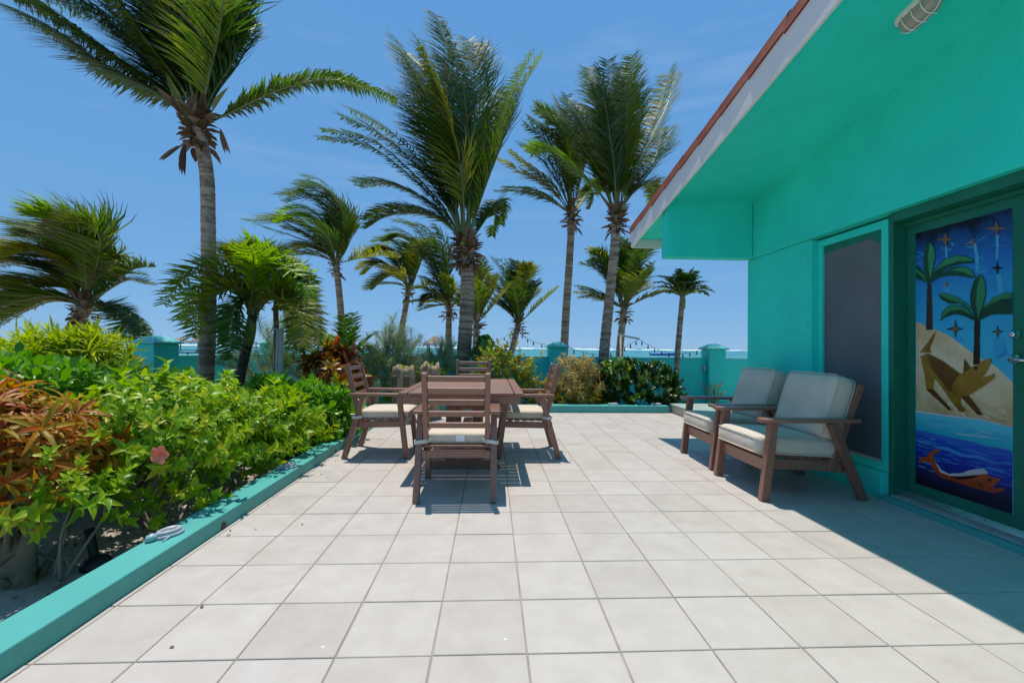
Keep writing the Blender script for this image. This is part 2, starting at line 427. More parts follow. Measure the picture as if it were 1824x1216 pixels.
# mural paints
def brush(name, cols, axis='Z', lo=0, hi=1, streak=(3, 3, 3), rough=.42, amp=.25):
    """painted gradient along a world axis, broken up by brush strokes"""
    m, t, b = nt(name)
    g = node(t, 'ShaderNodeNewGeometry'); sp = node(t, 'ShaderNodeSeparateXYZ'); t.links.new(g.outputs['Position'], sp.inputs[0])
    mr = node(t, 'ShaderNodeMapRange'); mr.inputs[1].default_value = lo; mr.inputs[2].default_value = hi
    t.links.new(sp.outputs[axis], mr.inputs[0])
    mp = node(t, 'ShaderNodeMapping'); mp.inputs['Scale'].default_value = streak; t.links.new(g.outputs['Position'], mp.inputs[0])
    n = node(t, 'ShaderNodeTexNoise'); n.inputs['Scale'].default_value = 1; n.inputs['Detail'].default_value = 6; n.inputs['Roughness'].default_value = .7
    t.links.new(mp.outputs[0], n.inputs['Vector'])
    ma = node(t, 'ShaderNodeMath', operation='MULTIPLY_ADD'); ma.inputs[1].default_value = amp * 2; ma.inputs[2].default_value = -amp
    t.links.new(n.outputs[0], ma.inputs[0])
    ad = node(t, 'ShaderNodeMath', operation='ADD'); t.links.new(ma.outputs[0], ad.inputs[0]); t.links.new(mr.outputs[0], ad.inputs[1])
    r = ramp(t, cols); t.links.new(ad.outputs[0], r.inputs[0]); t.links.new(r.outputs[0], b.inputs['Base Color'])
    b.inputs['Roughness'].default_value = rough; b.inputs['Specular IOR Level'].default_value = .3
brush('mural_sky', [(.05, .42, .62), (.03, .40, .62), (.02, .30, .58), (.012, .15, .50), (.001, .002, .012)], 'Z', .95, 1.94, (1, 9, 5), amp=.16)
brush('mural_sand', [(.42, .28, .11), (.60, .47, .26), (.66, .56, .38), (.55, .40, .20)], 'Z', .6, 1.25, (1, 6, 6), amp=.7)
brush('mural_shallow', [(.01, .28, .40), (.02, .40, .50), (.10, .52, .62)], 'Z', .45, .66, (1, 3, 22), amp=.4)
brush('mural_deep', [(.001, .001, .006), (.004, .008, .06), (.006, .025, .30), (.008, .06, .42), (.05, .20, .55)], 'Z', .14, .58, (1, 3, 26), amp=.24)
brush('mural_sky_stroke', [(.008, .12, .42), (.04, .34, .60), (.015, .22, .55)], 'Y', 2.4, 3.1, (1, 30, 30), amp=.8)
brush('mural_sand_stroke', [(.52, .36, .15), (.70, .62, .46), (.60, .44, .22)], 'Y', 2.4, 3.1, (1, 25, 25), amp=.8)
brush('mural_leaf_dark', [(.002, .022, .014), (.006, .07, .03)], 'Z', .9, 1.8, (1, 14, 14), amp=.6)
brush('mural_leaf_light', [(.008, .10, .04), (.02, .19, .07), (.03, .25, .10)], 'Z', .9, 1.8, (1, 14, 14), amp=.6)
brush('mural_trunk', [(.010, .006, .004), (.05, .024, .012)], 'Y', 2.5, 3.2, (1, 12, 30), amp=.6)
brush('mural_dog', [(.10, .04, .006), (.25, .125, .012), (.30, .17, .02), (.20, .085, .012)], 'Z', .6, 1.2, (1, 9, 9), amp=.8)
brush('mural_dog_dark', [(.07, .022, .005), (.16, .075, .01)], 'Z', .6, 1.2, (1, 7, 7), amp=.5)
brush('mural_fish', [(.26, .025, .008), (.42, .065, .015), (.38, .11, .02)], 'Z', .2, .45, (1, 10, 10), amp=.5)
brush('mural_white', [(.45, .42, .42), (.7, .68, .66)], 'Y', 2.5, 3.2, (1, 60, 20), amp=.6)
brush('mural_streak', [(.025, .32, .58), (.06, .38, .60)], 'Z', 1, 1.9, (1, 20, 6), amp=.5)
brush('mural_wave', [(.010, .08, .42), (.04, .22, .56), (.10, .34, .62)], 'Y', 2.4, 3.1, (1, 8, 60), amp=.7)
brush('mural_black', [(.001, .001, .003), (.004, .004, .008)], 'Z', 0, 2, (1, 9, 9))
# ------------------------------------------------------------------ ground, sea
GZ = -0.12
rnd = random.Random(7)
def ground_z(x, y):
    base = GZ - .02 + .05 * noise.noise(Vector((x * .9, y * .9, 3.1))) * (1 if abs(x) < 12 and y < 14 else 2)
    far = max(0, y - 16)
    return base - min(3.2, far * .055)
mb = MB()
xs = [-400, -150, -60, -30, -16, -11] + [-8 + .32 * i for i in range(21)] + [-1.7, 3.2, 4.5, 6, 9, 14, 30, 60, 150, 400]
ys = [-300, -80, -30, -10, -4, -1] + [.4 + .32 * i for i in range(30)] + [10.5, 12, 14, 16, 20, 26, 34, 45, 60, 80]
for y in ys:
    for x in xs:
        z = ground_z(x, y)
        if -1.9 < x < 3.3 and y < 7.75: z = -.25     # under the terrace slab
        mb.v.append(Vector((x, y, z)))
nx = len(xs)
for j in range(len(ys) - 1):
    for i in range(nx - 1): mb.face((j*nx+i, j*nx+i+1, (j+1)*nx+i+1, (j+1)*nx+i))
structure(mb.build('sand_ground', 'sand', smooth=True))

SEA = -1.2
mb = MB()
sy = [22, 60, 140, 300, 700, 1500, 4000, 12000, 40000]; sx = [-40000, -8000, -2000, -500, 0, 500, 2000, 8000, 40000]
for y in sy:
    for x in sx: mb.v.append(Vector((x, y, SEA)))
for j in range(8):
    for i in range(8): mb.face((j*9+i, j*9+i+1, (j+1)*9+i+1, (j+1)*9+i))
structure(mb.build('sea', 'sea_water'))
# surf breaking on the reef: broken ridges of foam
mb = MB(); rs = random.Random(12)
for row in range(5):
    D = [560, 680, 820, 950, 1150][row]; x = -D * 1.6
    while x < D * 1.6:
        L = rs.uniform(10, 60); hgt = rs.uniform(.3, 1.25) * D / 800
        if rs.random() < (.28, .35, .55, .7, .75)[row]:
            n = 9; o = len(mb.v)
            for i in range(n):
                t = i / (n - 1); s = math.sin(math.pi * t) ** .6 * rs.uniform(.6, 1)
                px_ = x + L * t; py_ = D + rs.uniform(-3, 3)
                mb.v += [Vector((px_, py_ - 1.5 - s, SEA - .1)), Vector((px_, py_, SEA + hgt * s + .02)), Vector((px_, py_ + 2, SEA - .1))]
            for i in range(n - 1):
                a = o + i * 3; mb.face((a, a + 3, a + 4, a + 1)); mb.face((a + 1, a + 4, a + 5, a + 2))
        x += L * rs.uniform(.7, 1.3)
o = mb.build('reef_surf', 'foam', smooth=True); tag(o, 'white surf breaking along the reef on the horizon', 'surf', kind='stuff')
# small whitecaps in the lagoon
mb = MB()
for i in range(420):
    D = rs.uniform(140, 560); x = rs.uniform(-1.4, 1.4) * D; L = rs.uniform(1.0, 4.5) * (D / 250) ** .5; hh = rs.uniform(.08, .22)
    mb.add([(x, D, SEA), (x + L * .5, D - .3, SEA + hh), (x + L, D + rs.uniform(-.4, .4), SEA), (x + L * .5, D + .5, SEA)], [(0, 1, 3), (1, 2, 3), (0, 2, 1)])
o = mb.build('whitecaps', 'foam'); tag(o, 'scattered small whitecaps on the lagoon', 'waves', kind='stuff')

# ------------------------------------------------------------------ terrace: slab and tiles
TW = .340; TX0 = .1395; TY0 = 1.601; GAP = .0062
XL, XR, YF = -1.585, 2.92, 7.47
terrace = MB(); terrace.box((XL - .02, -3.2, -.24), (3.12, YF + .02, -.0045))
terrace = structure(terrace.build('terrace_floor', 'grout'))
tile_cache = {}
def tile_mesh(w, d):
    k = (round(w, 3), round(d, 3))
    if k not in tile_cache:
        mb = MB(); a, b, e = w / 2, d / 2, .0022
        mb.v = [Vector(p) for p in ((-a,-b,-.02),(a,-b,-.02),(a,b,-.02),(-a,b,-.02),(-a,-b,-e),(a,-b,-e),(a,b,-e),(-a,b,-e),
                (-a+e,-b+e,0),(a-e,-b+e,0),(a-e,b-e,0),(-a+e,b-e,0))]
        for i in range(4):
            j = (i + 1) % 4; mb.face((i, j, 4 + j, 4 + i)); mb.face((4 + i, 4 + j, 8 + j, 8 + i))
        mb.face((8, 9, 10, 11)); tile_cache[k] = mb.mesh('tile', 'floor_tile')
    return tile_cache[k]
rest = MB()
rt = random.Random(3)
ncol0 = math.floor((XL - TX0) / TW)
for j in range(-14, 19):
    y0, y1 = TY0 + j * TW, TY0 + (j + 1) * TW
    y1 = min(y1, YF)
    if y1 - y0 < .03: continue
    xr = XR if y0 < 4.8 else 3.08
    for i in range(ncol0, 10):
        x0, x1 = max(TX0 + i * TW, XL), min(TX0 + (i + 1) * TW, xr)
        if x1 - x0 < .02: continue
        g = GAP / 2
        ax0, ax1, ay0, ay1 = x0 + g, x1 - g, y0 + g, y1 - g
        if j < -1:
            rest.box((ax0, ay0, -.02), (ax1, ay1, 0)); continue
        o = link('tile', tile_mesh(ax1 - ax0, ay1 - ay0), terrace)
        o.location = ((ax0 + ax1) / 2 + rt.uniform(-.0008, .0008), (ay0 + ay1) / 2 + rt.uniform(-.0008, .0008), rt.uniform(-.0009, .0009))
        o.rotation_euler = (rt.uniform(-.0022, .0022), rt.uniform(-.0022, .0022), rt.uniform(-.002, .002))
o = rest.build('tiles_behind', 'floor_tile', terrace); o['kind'] = 'stuff'; o.name = 'tile_field'
# dried paint and lime spots on the tiles
for k, (px, py, s) in enumerate([(575, 1152, .009), (900, 1138, .009)]):
    p = atZ(px, py, 0); mb = MB(); n = 10
    ring = [(p.x + s * .8 * math.cos(a) * rt.uniform(.7, 1.3), p.y + s * .8 * math.sin(a) * rt.uniform(.7, 1.3), .0014) for a in [2 * math.pi * q / n for q in range(n)]]
    mb.add(ring, [tuple(range(n))]); mb.build('paint_spot', 'lime_spot', terrace)
# specks of dirt and leaf bits near the kerb
mb = MB()
for k in range(26):
    x = XL + abs(rt.gauss(0, .25)) + .03; y = rt.uniform(1.6, 7.3); s = rt.uniform(.004, .014)
    a = rt.uniform(0, 6.28); mb.leaf((x, y, .004), (math.cos(a), math.sin(a), .05), (0, 0, 1), s * 2, s, .5, .1, rt.random())
o = mb.build('leaf_litter', 'fallen_leaf', None); tag(o, 'tiny dry leaf bits scattered on the tiles beside the kerb', 'litter', kind='stuff')

# ------------------------------------------------------------------ kerbs
def kerb(name, lo, hi, label, holes=()):
    mb = MB(); mb.box(lo, hi)
    o = mb.build(name, 'turquoise_paint', None, bevel=.008, seg=3); tag(o, label, 'kerb')
    for p in holes:
        h = MB(); h.lathe([(.0, -.006), (.024, -.006), (.024, .004), (.0, .004)], 12)
        q = h.build('weep_hole', 'black_plastic', o); q.location = p; q.rotation_euler = (0, R(90), 0)
    return o
KH = .09
kerb('planter_kerb', (-1.765, -3.2, -.2), (XL, YF + .2, KH), 'long turquoise painted kerb between the leafy bed and the tiles',
     [(XL, atX(398, 944, XL).y, .018), (XL, 4.62, .018), (XL, 5.6, .018)])
kerb('planter_kerb', (XL, YF, -.2), (3.05, YF + .2, KH + .03), 'turquoise kerb in front of the dark clipped bush, across the terrace end')

# ------------------------------------------------------------------ garden wall with pillars
WT = .913
def wall_seg(p0, p1, label, th=.15):
    p0, p1 = Vector(p0), Vector(p1); d = (p1 - p0).normalized(); nrm = Vector((d.y, -d.x)); o_ = thing('garden_wall', label, 'wall')
    def slab(z0, z1, t, name, mat, bev):
        mb = MB(); a = nrm * t / 2
        q = [p0 + a, p1 + a, p1 - a, p0 - a]
        mb.add([(*v, z0) for v in q] + [(*v, z1) for v in q], [(3,2,1,0),(4,5,6,7),(0,1,5,4),(1,2,6,5),(2,3,7,6),(3,0,4,7)])
        return mb.build(name, mat, o_, bevel=bev)
    slab(-.35, WT - .03, th, 'wall_panel', 'garden_wall_paint', 0); slab(WT - .03, WT, th + .02, 'coping', 'cap_paint', .004)
    return o_
def pillar(x, y, rz, label, w=.38, h=1.14):
    o_ = thing('wall_pillar', label, 'pillar', (x, y, -.35), rz, 'pillars of the garden wall')
    mb = MB(); mb.box((-w/2, -w/2, 0), (w/2, w/2, h + .35 - .03)); mb.build('shaft', 'garden_wall_paint', o_, bevel=.01)
    mb = MB(); c = w / 2 + .045; zz = h + .35 - .03
    mb.add([(-c,-c,zz),(c,-c,zz),(c,c,zz),(-c,c,zz),(-c,-c,zz+.025),(c,-c,zz+.025),(c,c,zz+.025),(-c,c,zz+.025),(-.06,-.06,zz+.12),(.06,-.06,zz+.12),(.06,.06,zz+.12),(-.06,.06,zz+.12)],
           [(3,2,1,0),(0,1,5,4),(1,2,6,5),(2,3,7,6),(3,0,4,7),(4,5,9,8),(5,6,10,9),(6,7,11,10),(7,4,8,11),(8,9,10,11)])
    mb.build('cap', 'cap_paint', o_)
YW = 9.5
LP = Vector((-5.22, 7.15)); LC = Vector((-4.57, YW)); LD = (LC - LP).normalized()
wall_seg(LP + LD * .1, LC, 'teal garden wall running from the far left pillar behind the tall leaning palm')
wall_seg((LC.x, YW), (1.40, YW), 'teal garden wall behind the orange flowering bush')
wall_seg((1.40, YW), (4.84, YW), 'teal garden wall behind the dark clipped bush')
wall_seg((4.84, YW), (11.5, YW), 'teal garden wall going on behind the house corner')
pillar(LP.x, LP.y, math.atan2(LD.y, LD.x) - R(90), 'teal pillar with pyramid cap beside the yellow-green mound plant', .40, 1.13)
pillar(LC.x, YW, 0, 'teal pillar at the wall corner behind the hammock post')
pillar(1.40, YW - .02, 0, 'teal pillar with pyramid cap where the string lights tie on')
pillar(4.84, YW - .04, 0, 'teal pillar with pyramid cap next to the outlet box', .37, 1.13)
# outlet box and conduit on the wall by that pillar
p = atY(1254, 655, YW - .09)
ob = thing('outlet_box', 'small weatherproof outlet box with conduit on the teal wall', 'outlet', (p.x, YW - .077, p.z))
mb = MB(); mb.box((-.035, -.05, -.05), (.035, 0, .05)); mb.build('housing', 'grey_plastic', ob, bevel=.006)
mb = MB(); mb.tube([(0, -.025, -.05), (0, -.025, -.25), (.05, -.025, -.33), (.05, -.025, -.9)], .012, 8); mb.build('conduit', 'garden_wall_paint', ob, smooth=True)
mb = MB(); mb.box((.09, -.06, -.42), (.19, 0, -.28)); mb.build('junction_box', 'garden_wall_paint', ob, bevel=.006)

# ------------------------------------------------------------------ house (gable side with raking eave)
def zs(y): return 2.735 + .153 * (4.78 - y)      # soffit height
WX = 2.92
house = thing('house', 'teal house side with painted door, deep raking eave and red roof tiles', 'house', (WX, 2.5, 0))
house_inv = Matrix.Translation((-WX, -2.5, 0))
def hp(mb, name, mat, bevel=.004, parent=None, smooth=False):
    """add a part of the house given in world coordinates"""
    off = Vector((-WX, -2.5, 0)); mb.v = [v + off for v in mb.v]
    return mb.build(name, mat, parent or house, smooth, bevel)
LED = 2.12
mb = MB(); mb.box((WX, 3.92, -.2), (WX + .25, 4.935, LED)); hp(mb, 'corner_pier', 'teal_paint', .012)
mb = MB(); mb.box((WX, -4, -.2), (WX + .25, 2.27, LED)); hp(mb, 'wall', 'teal_paint', .01)
mb = MB(); mb.prism([(-4, LED), (4.935, LED), (4.935, zs(4.935) + .02), (-4, zs(-4) + .02)], 'x', WX - .028, WX + .25); hp(mb, 'upper_wall', 'teal_paint', .012)
mb = MB(); mb.box((WX + .25, 4.72, -.2), (8.5, 4.93, 2.68)); hp(mb, 'rear_wall', 'teal_paint', 0)
# low sill wall under the window
mb = MB(); mb.box((WX, 3.19, -.2), (WX + .25, 3.92, .19)); hp(mb, 'sill_wall', 'teal_paint', .01)
mb = MB(); mb.box((WX + .14, 3.19, .19), (WX + .25, 3.92, LED)); hp(mb, 'window_back', 'black_plastic', 0)
# post between window and door, green reveal
mb = MB(); mb.box((WX + .055, 3.150, .0), (WX + .25, 3.190, LED)); hp(mb, 'door_jamb', 'green_paint', .004)
# beam under the eave
mb = MB(); mb.prism([(4.78, LED - .006), (4.93, LED - .006), (4.93, zs(4.93) + .03), (4.78, zs(4.78) + .03)], 'x', 1.912, WX - .03); hp(mb, 'eave_beam', 'teal_paint', .012)
# soffit/roof slab
RX = 1.885; YE = 5.86
mb = MB(); mb.prism([(-4, zs(-4)), (YE, zs(YE)), (YE, zs(YE) + .118), (-4, zs(-4) + .118)], 'x', RX + .004, 9); roof = hp(mb, 'roof', 'teal_paint', 0)
mb = MB(); mb.prism([(-4, zs(-4) - .115), (YE + .02, zs(YE) - .115), (YE + .02, zs(YE) + .12), (-4, zs(-4) + .12)], 'x', RX - .022, RX + .002); hp(mb, 'fascia_board', 'white_paint', .004, roof)
mb = MB(); mb.box((RX + .004, YE + .001, zs(YE) - .115), (9, YE + .022, zs(YE) + .12)); hp(mb, 'eave_board', 'white_paint', .004, roof)
# eave closing strip seen past the beam, rain lip
mb = MB(); mb.box((RX - .028, YE - .01, zs(YE) - .02), (RX + .03, YE + .06, zs(YE) + .12)); hp(mb, 'gutter_end', 'white_paint', .006, roof)
mb = MB(); mb.prism([(-4, zs(-4) + .125), (YE + .03, zs(YE) + .125), (YE + .03, zs(YE) + .145), (-4, zs(-4) + .145)], 'x', RX + .06, 9); hp(mb, 'roof_deck', 'terracotta', 0, roof)
# rake tiles: tapered half barrels lapped up the slope
sl = math.atan(.153); Lt = .40
mb = MB(); n = 10; o0 = 0
for a, (s, r0) in enumerate(((0, .098), (Lt * .5, .0955), (Lt * 1.12, .0905))):
    for th in (0, -.014):
        for k in range(n + 1):
            an = math.pi * (1 - k / n)
            mb.v.append(Vector((.088 + (r0 + th) * math.cos(an), -s, (r0 + th) * math.sin(an) * 1.05 - .045 * (1 if k in (0, n) else 0))))
w = n + 1
for a in range(2):
    for k in range(n):
        i0 = (a * 2) * w + k; i1 = ((a + 1) * 2) * w + k
        mb.face((i0, i0 + 1, i1 + 1, i1)); j0 = i0 + w; j1 = i1 + w; mb.face((j0 + 1, j0, j1, j1 + 1))
for k in range(n): mb.face((k, k + w, k + w + 1, k + 1))
for k in (0, n):
    for a in range(2): mb.face((a*2*w + k, (a*2+1)*w + k, ((a+1)*2+1)*w + k, (a+1)*2*w + k))
tme = mb.mesh('rake_tile', 'terracotta', True)
y = YE + .05; k = 0
rr = random.Random(5)
while y > -3.6:
    o = link('rake_tile', tme, roof)
    o.location = (RX - .027 - WX + rr.uniform(-.003, .003), y - 2.5, zs(y) + .132 + rr.uniform(-.003, .003)); o.rotation_euler = (-sl - .035, 0, rr.uniform(-.01, .01))
    y -= Lt * math.cos(sl); k += 1

# window: frame, screen, head strip
win = MB(); FX = WX + .055
wy0, wy1, wz0, wz1 = 3.190, 3.918, .192, 2.10
fw = .062
win.box((FX, wy0, wz0), (FX + .05, wy0 + fw, wz1)); win.box((FX, wy1 - fw, wz0), (FX + .05, wy1, wz1))
win.box((FX, wy0 + fw, wz1 - fw), (FX + .05, wy1 - fw, wz1)); win.box((FX, wy0 + fw, wz0), (FX + .05, wy1 - fw, wz0 + fw))
window = hp(win, 'window', 'teal_paint', .005)
mb = MB(); mb.box((FX + .022, wy0 + fw, wz0 + fw), (FX + .028, wy1 - fw, wz1 - fw)); hp(mb, 'insect_screen', 'window_screen', 0, window)
mb = MB(); mb.prism([(wy0 + fw, wz1 - fw), (wy1 - fw, wz1 - fw), (wy1 - fw, wz1 - fw - .065), (wy0 + fw + .3, wz1 - fw - .055), (wy0 + fw + .12, wz1 - fw - .045), (wy0 + fw + .06, wz1 - fw - .09), (wy0 + fw, wz1 - fw - .10)][::-1], 'x', FX + .018, FX + .0215); hp(mb, 'painted_head_strip', 'green_paint', 0, window)
mb = MB(); mb.box((FX + .012, wy0 + fw, wz0 + fw), (FX + .021, wy1 - fw, wz0 + fw + .02)); hp(mb, 'screen_rail', 'aluminium', .002, window)
for pz in (.62, 1.35, 1.92):
    mb = MB(); mb.lathe([(0, 0), (.006, 0), (.006, .003), (0, .003)], 8); q = mb.build('screw', 'dark_metal', house); q.location = (.0, 3.96 - 2.5, pz); q.rotation_euler = (0, R(-90), 0)

# door with the painted panel
DX = 3.08
mb = MB(); mb.box((DX, 2.29, .055), (DX + .045, 3.148, 2.05)); door = hp(mb, 'door', 'green_paint', .004)
mb = MB(); mb.box((WX + .03, 2.27, 2.052), (DX + .05, 3.148, LED)); hp(mb, 'door_head', 'green_paint', .004)
mb = MB(); mb.box((DX - .03, 2.28, 2.02), (DX - .001, 3.148, 2.05)); hp(mb, 'head_stop', 'green_paint', .003)
mb = MB(); mb.box((WX - .03, -4, -.02), (WX + .03, 3.186, .035)); hp(mb, 'door_step_edge', 'turquoise_paint', .006)
mb = MB(); mb.box((WX + .03, 2.28, -.02), (DX + .05, 3.148, .042)); hp(mb, 'threshold', 'concrete', .003)
mb = MB(); mb.prism([(DX - .055, .045), (DX + .0, .045), (DX + .0, .075), (DX - .02, .078), (DX - .05, .052)], 'y', 2.29, 3.145); hp(mb, 'threshold_strip', 'aluminium', .002, door)
for yy in (2.38, 2.60, 2.82, 3.05):
    mb = MB(); mb.lathe([(0, 0), (.005, 0), (.004, .003), (0, .003)], 8, (DX - .035, yy, .0665)); hp(mb, 'screw', 'dark_metal', 0, door)
# ---- the painted panel, traced on the door's own plane
MXs = ['mural_sky', 'mural_wave', 'mural_sky_stroke', 'mural_sand_stroke', 'mural_sand', 'mural_shallow', 'mural_deep', 'mural_leaf_dark', 'mural_leaf_light', 'mural_trunk', 'mural_dog', 'mural_dog_dark', 'mural_fish', 'mural_white', 'mural_streak', 'mural_black', 'star_paint']
mu = MB(); rmu = random.Random(40)
def A(x, y): return (1600 + x * .24670, 360 + y * .24670)      # upper close-up
def B(x, y): return (1600 + x * .26322, 640 + y * .26322)      # lower close-up
def poly(pts, lvl, mat, f=None):
    P0 = [atX(*(f(*p) if f else p), DX) for p in pts]; P = []
    for a_, b_ in zip(P0, P0[1:] + P0[:1]):       # hand-painted edge: small wobble
        k_ = max(1, int((b_ - a_).length / .014))
        for q_ in range(k_):
            w_ = a_.lerp(b_, q_ / k_)
            P.append(w_ + Vector((0, rmu.uniform(-.0016, .0016), rmu.uniform(-.0016, .0016))) if q_ else w_)
    xo = DX - .0012 - .0007 * lvl
    bm_pts = [(xo, max(2.478, min(3.078, p.y)), p.z) for p in P]
    o = len(mu.v); mu.v += [Vector(p) for p in bm_pts]
    mu.face(list(range(o, o + len(P))), .5, MXs.index(mat))
y0m, y1m, z0m, z1m = 2.478, 3.078, .147, 1.958
def rect(za0, za1, zb0, zb1, lvl, mat):
    """band across the panel: a = left edge (y1m), b = right edge"""
    xo = DX - .0012 - .0007 * lvl; o = len(mu.v)
    mu.v += [Vector(p) for p in ((xo, y1m, za0), (xo, y0m, zb0), (xo, y0m, zb1), (xo, y1m, za1))]
    mu.face((o, o + 1, o + 2, o + 3), .5, MXs.index(mat))
rect(z0m, z1m, z0m, z1m, 0, 'mural_sky')
poly([(130, 868), (165, 872), (225, 915), (290, 925), (360, 960), (440, 1015), (520, 1075), (600, 1130), (700, 1180), (830, 1300), (830, 1700), (130, 1700)], 1, 'mural_sand', A)
poly([(120, 352), (200, 356), (290, 372), (370, 385), (450, 390), (560, 400), (640, 418), (720, 440), (780, 458), (780, 700), (120, 700)], 2, 'mural_shallow', B)
poly([(120, 475), (190, 485), (260, 508), (330, 520), (420, 540), (520, 560), (600, 585), (700, 600), (775, 622), (775, 1100), (120, 1100)], 3, 'mural_deep', B)
mu.v = [Vector((v.x, v.y, max(v.z, z0m))) for v in mu.v]
# foam edge and wave strokes
poly([(120, 346), (250, 362), (380, 380), (560, 398), (778, 452), (778, 462), (560, 408), (380, 391), (250, 372), (120, 356)], 4, 'mural_white', B)
for s in ([(240, 585), (340, 590), (440, 640), (560, 650), (660, 690), (770, 692), (770, 712), (640, 705), (540, 668), (430, 656), (330, 612)],
          [(520, 735), (620, 728), (700, 740), (768, 775), (768, 788), (690, 758), (610, 742)],
          [(130, 690), (190, 670), (250, 690), (300, 740), (240, 720), (180, 700)]):
    poly(s, 4, 'mural_wave', B)
# light streaks below the stars
for s in ([(540, 300), (565, 300), (585, 400), (580, 500), (565, 500), (560, 400)], [(705, 235), (730, 235), (730, 330), (722, 410), (705, 410), (712, 330)],
          [(710, 520), (745, 520), (765, 650), (725, 655)], [(690, 985), (760, 985), (790, 1100), (700, 1120), (685, 1060)], [(340, 320), (355, 320), (358, 400), (342, 400)],
          [(340, 615), (370, 615), (372, 652), (330, 655)], [(400, 960), (450, 960), (470, 1000), (430, 1010)]):
    poly(s, 2, 'mural_streak', A)
# loose brush strokes
def stroke(y, z, L, w, ang, lvl, mat):
    xo = DX - .0012 - .0007 * lvl; c, s_ = math.cos(ang), math.sin(ang); o = len(mu.v)
    for u, v in ((-1, 0), (-.5, .8), (.3, 1), (1, .1), (.5, -.8), (-.4, -.9)):
        yy, zz = u * L / 2, v * w / 2 * rmu.uniform(.6, 1.2)
        mu.v.append(Vector((xo, max(2.48, min(3.076, y + yy * c - zz * s_)), max(.149, min(1.956, z + yy * s_ + zz * c)))))
    mu.face(list(range(o, o + 6)), .5, MXs.index(mat))
for k in range(70): stroke(rmu.uniform(2.5, 3.06), rmu.uniform(1.30, 1.84), rmu.uniform(.03, .10), rmu.uniform(.005, .014), rmu.uniform(-.9, .9), .3 + rmu.random() * .3, 'mural_sky_stroke')
for k in range(36): stroke(rmu.uniform(2.5, 3.06), rmu.uniform(.69, .98), rmu.uniform(.03, .12), rmu.uniform(.006, .016), rmu.uniform(-.5, .9), 1.3 + rmu.random() * .3, 'mural_sand_stroke')
for k in range(26): stroke(rmu.uniform(2.5, 3.06), rmu.uniform(.55, .64), rmu.uniform(.05, .16), rmu.uniform(.003, .007), rmu.uniform(-.06, .10), 2.3 + rmu.random() * .3, 'mural_white' if k % 3 == 0 else 'mural_streak')
for k in range(60): stroke(rmu.uniform(2.5, 3.06), rmu.uniform(.27, .50), rmu.uniform(.05, .20), rmu.uniform(.003, .008), rmu.uniform(-.10, .12), 3.3 + rmu.random() * .3, 'mural_wave')
# trunks
poly([(213, 590), (243, 590), (252, 922), (204, 922)], 5, 'mural_trunk', A)
poly([(555, 850), (595, 850), (592, 1000), (595, 1170), (544, 1172), (552, 1000)], 5, 'mural_trunk', A)
# left palm leaves
L = 'mural_leaf_light'; Dk = 'mural_leaf_dark'
for s, mt, lv in (
    ([(232, 285), (262, 320), (272, 390), (262, 470), (240, 560), (225, 600), (205, 560), (186, 470), (186, 390), (205, 320)], Dk, 6),
    ([(232, 290), (262, 325), (270, 390), (258, 470), (236, 560), (226, 480), (222, 390)], L, 7),
    ([(225, 585), (270, 480), (340, 410), (430, 385), (510, 392), (556, 425), (545, 442), (460, 445), (360, 475), (290, 520), (235, 585)], Dk, 6),
    ([(262, 500), (340, 415), (430, 388), (510, 395), (552, 425), (440, 425), (350, 455)], L, 7),
    ([(232, 590), (300, 515), (400, 470), (480, 462), (540, 495), (565, 545), (545, 550), (470, 535), (380, 530), (300, 545)], Dk, 7),
    ([(380, 492), (480, 464), (538, 497), (562, 543), (480, 505)], L, 8),
    ([(215, 590), (195, 520), (165, 475), (133, 455), (133, 550), (170, 565)], Dk, 6), ([(212, 585), (190, 525), (133, 480), (133, 500), (180, 540)], L, 7),
    # right palm
    ([(600, 520), (632, 570), (640, 650), (625, 740), (590, 850), (562, 850), (530, 760), (525, 660), (550, 570)], Dk, 8),
    ([(600, 522), (632, 572), (638, 650), (620, 735), (585, 845), (570, 740), (575, 640)], L, 9),
    ([(560, 850), (500, 740), (420, 680), (340, 655), (298, 665), (320, 705), (380, 735), (450, 730), (510, 770)], Dk, 9),
    ([(552, 790), (500, 730), (420, 678), (340, 657), (300, 666), (390, 708), (470, 730)], L, 10),
    ([(570, 850), (520, 780), (440, 742), (370, 748), (325, 790), (305, 858), (345, 830), (410, 808), (480, 820), (540, 850)], Dk, 8),
    ([(560, 835), (515, 782), (440, 745), (372, 752), (330, 795), (308, 850), (380, 785), (460, 775)], L, 9),
    ([(585, 850), (620, 760), (690, 690), (770, 655), (835, 650), (835, 808), (760, 808), (680, 810), (620, 840)], Dk, 8),
    ([(612, 775), (690, 694), (770, 658), (835, 652), (835, 690), (750, 700), (670, 735)], L, 9)):
    poly(s, lv, mt, A)
# stars
def star(cx, cy, rx, ry, mat, lv=5):
    q = .2; pts = []
    for k in range(8):
        a = math.pi / 4 * k; s = 1 if k % 2 == 0 else q * 1.3
        pts.append((cx + rx * s * math.cos(a), cy - ry * s * math.sin(a)))
    poly(pts, lv, mat, A)
for cx, cy, rx, ry, mt in ((345, 270, 68, 55, 'star_paint'), (715, 190, 80, 62, 'star_paint'), (540, 295, 40, 45, 'star_paint'), (720, 475, 48, 48, 'mural_black'),
                           (355, 593, 27, 27, 'star_paint'), (417, 915, 66, 66, 'mural_black'), (417, 915, 40, 50, 'star_paint'), (722, 935, 46, 50, 'mural_black'), (722, 935, 25, 34, 'star_paint')):
    star(cx, cy, rx, ry, mt, 6 if mt == 'star_paint' else 5)
poly([(715, 1135), (770, 1075), (788, 1072), (785, 1088), (735, 1125)], 5, 'mural_deep', A)
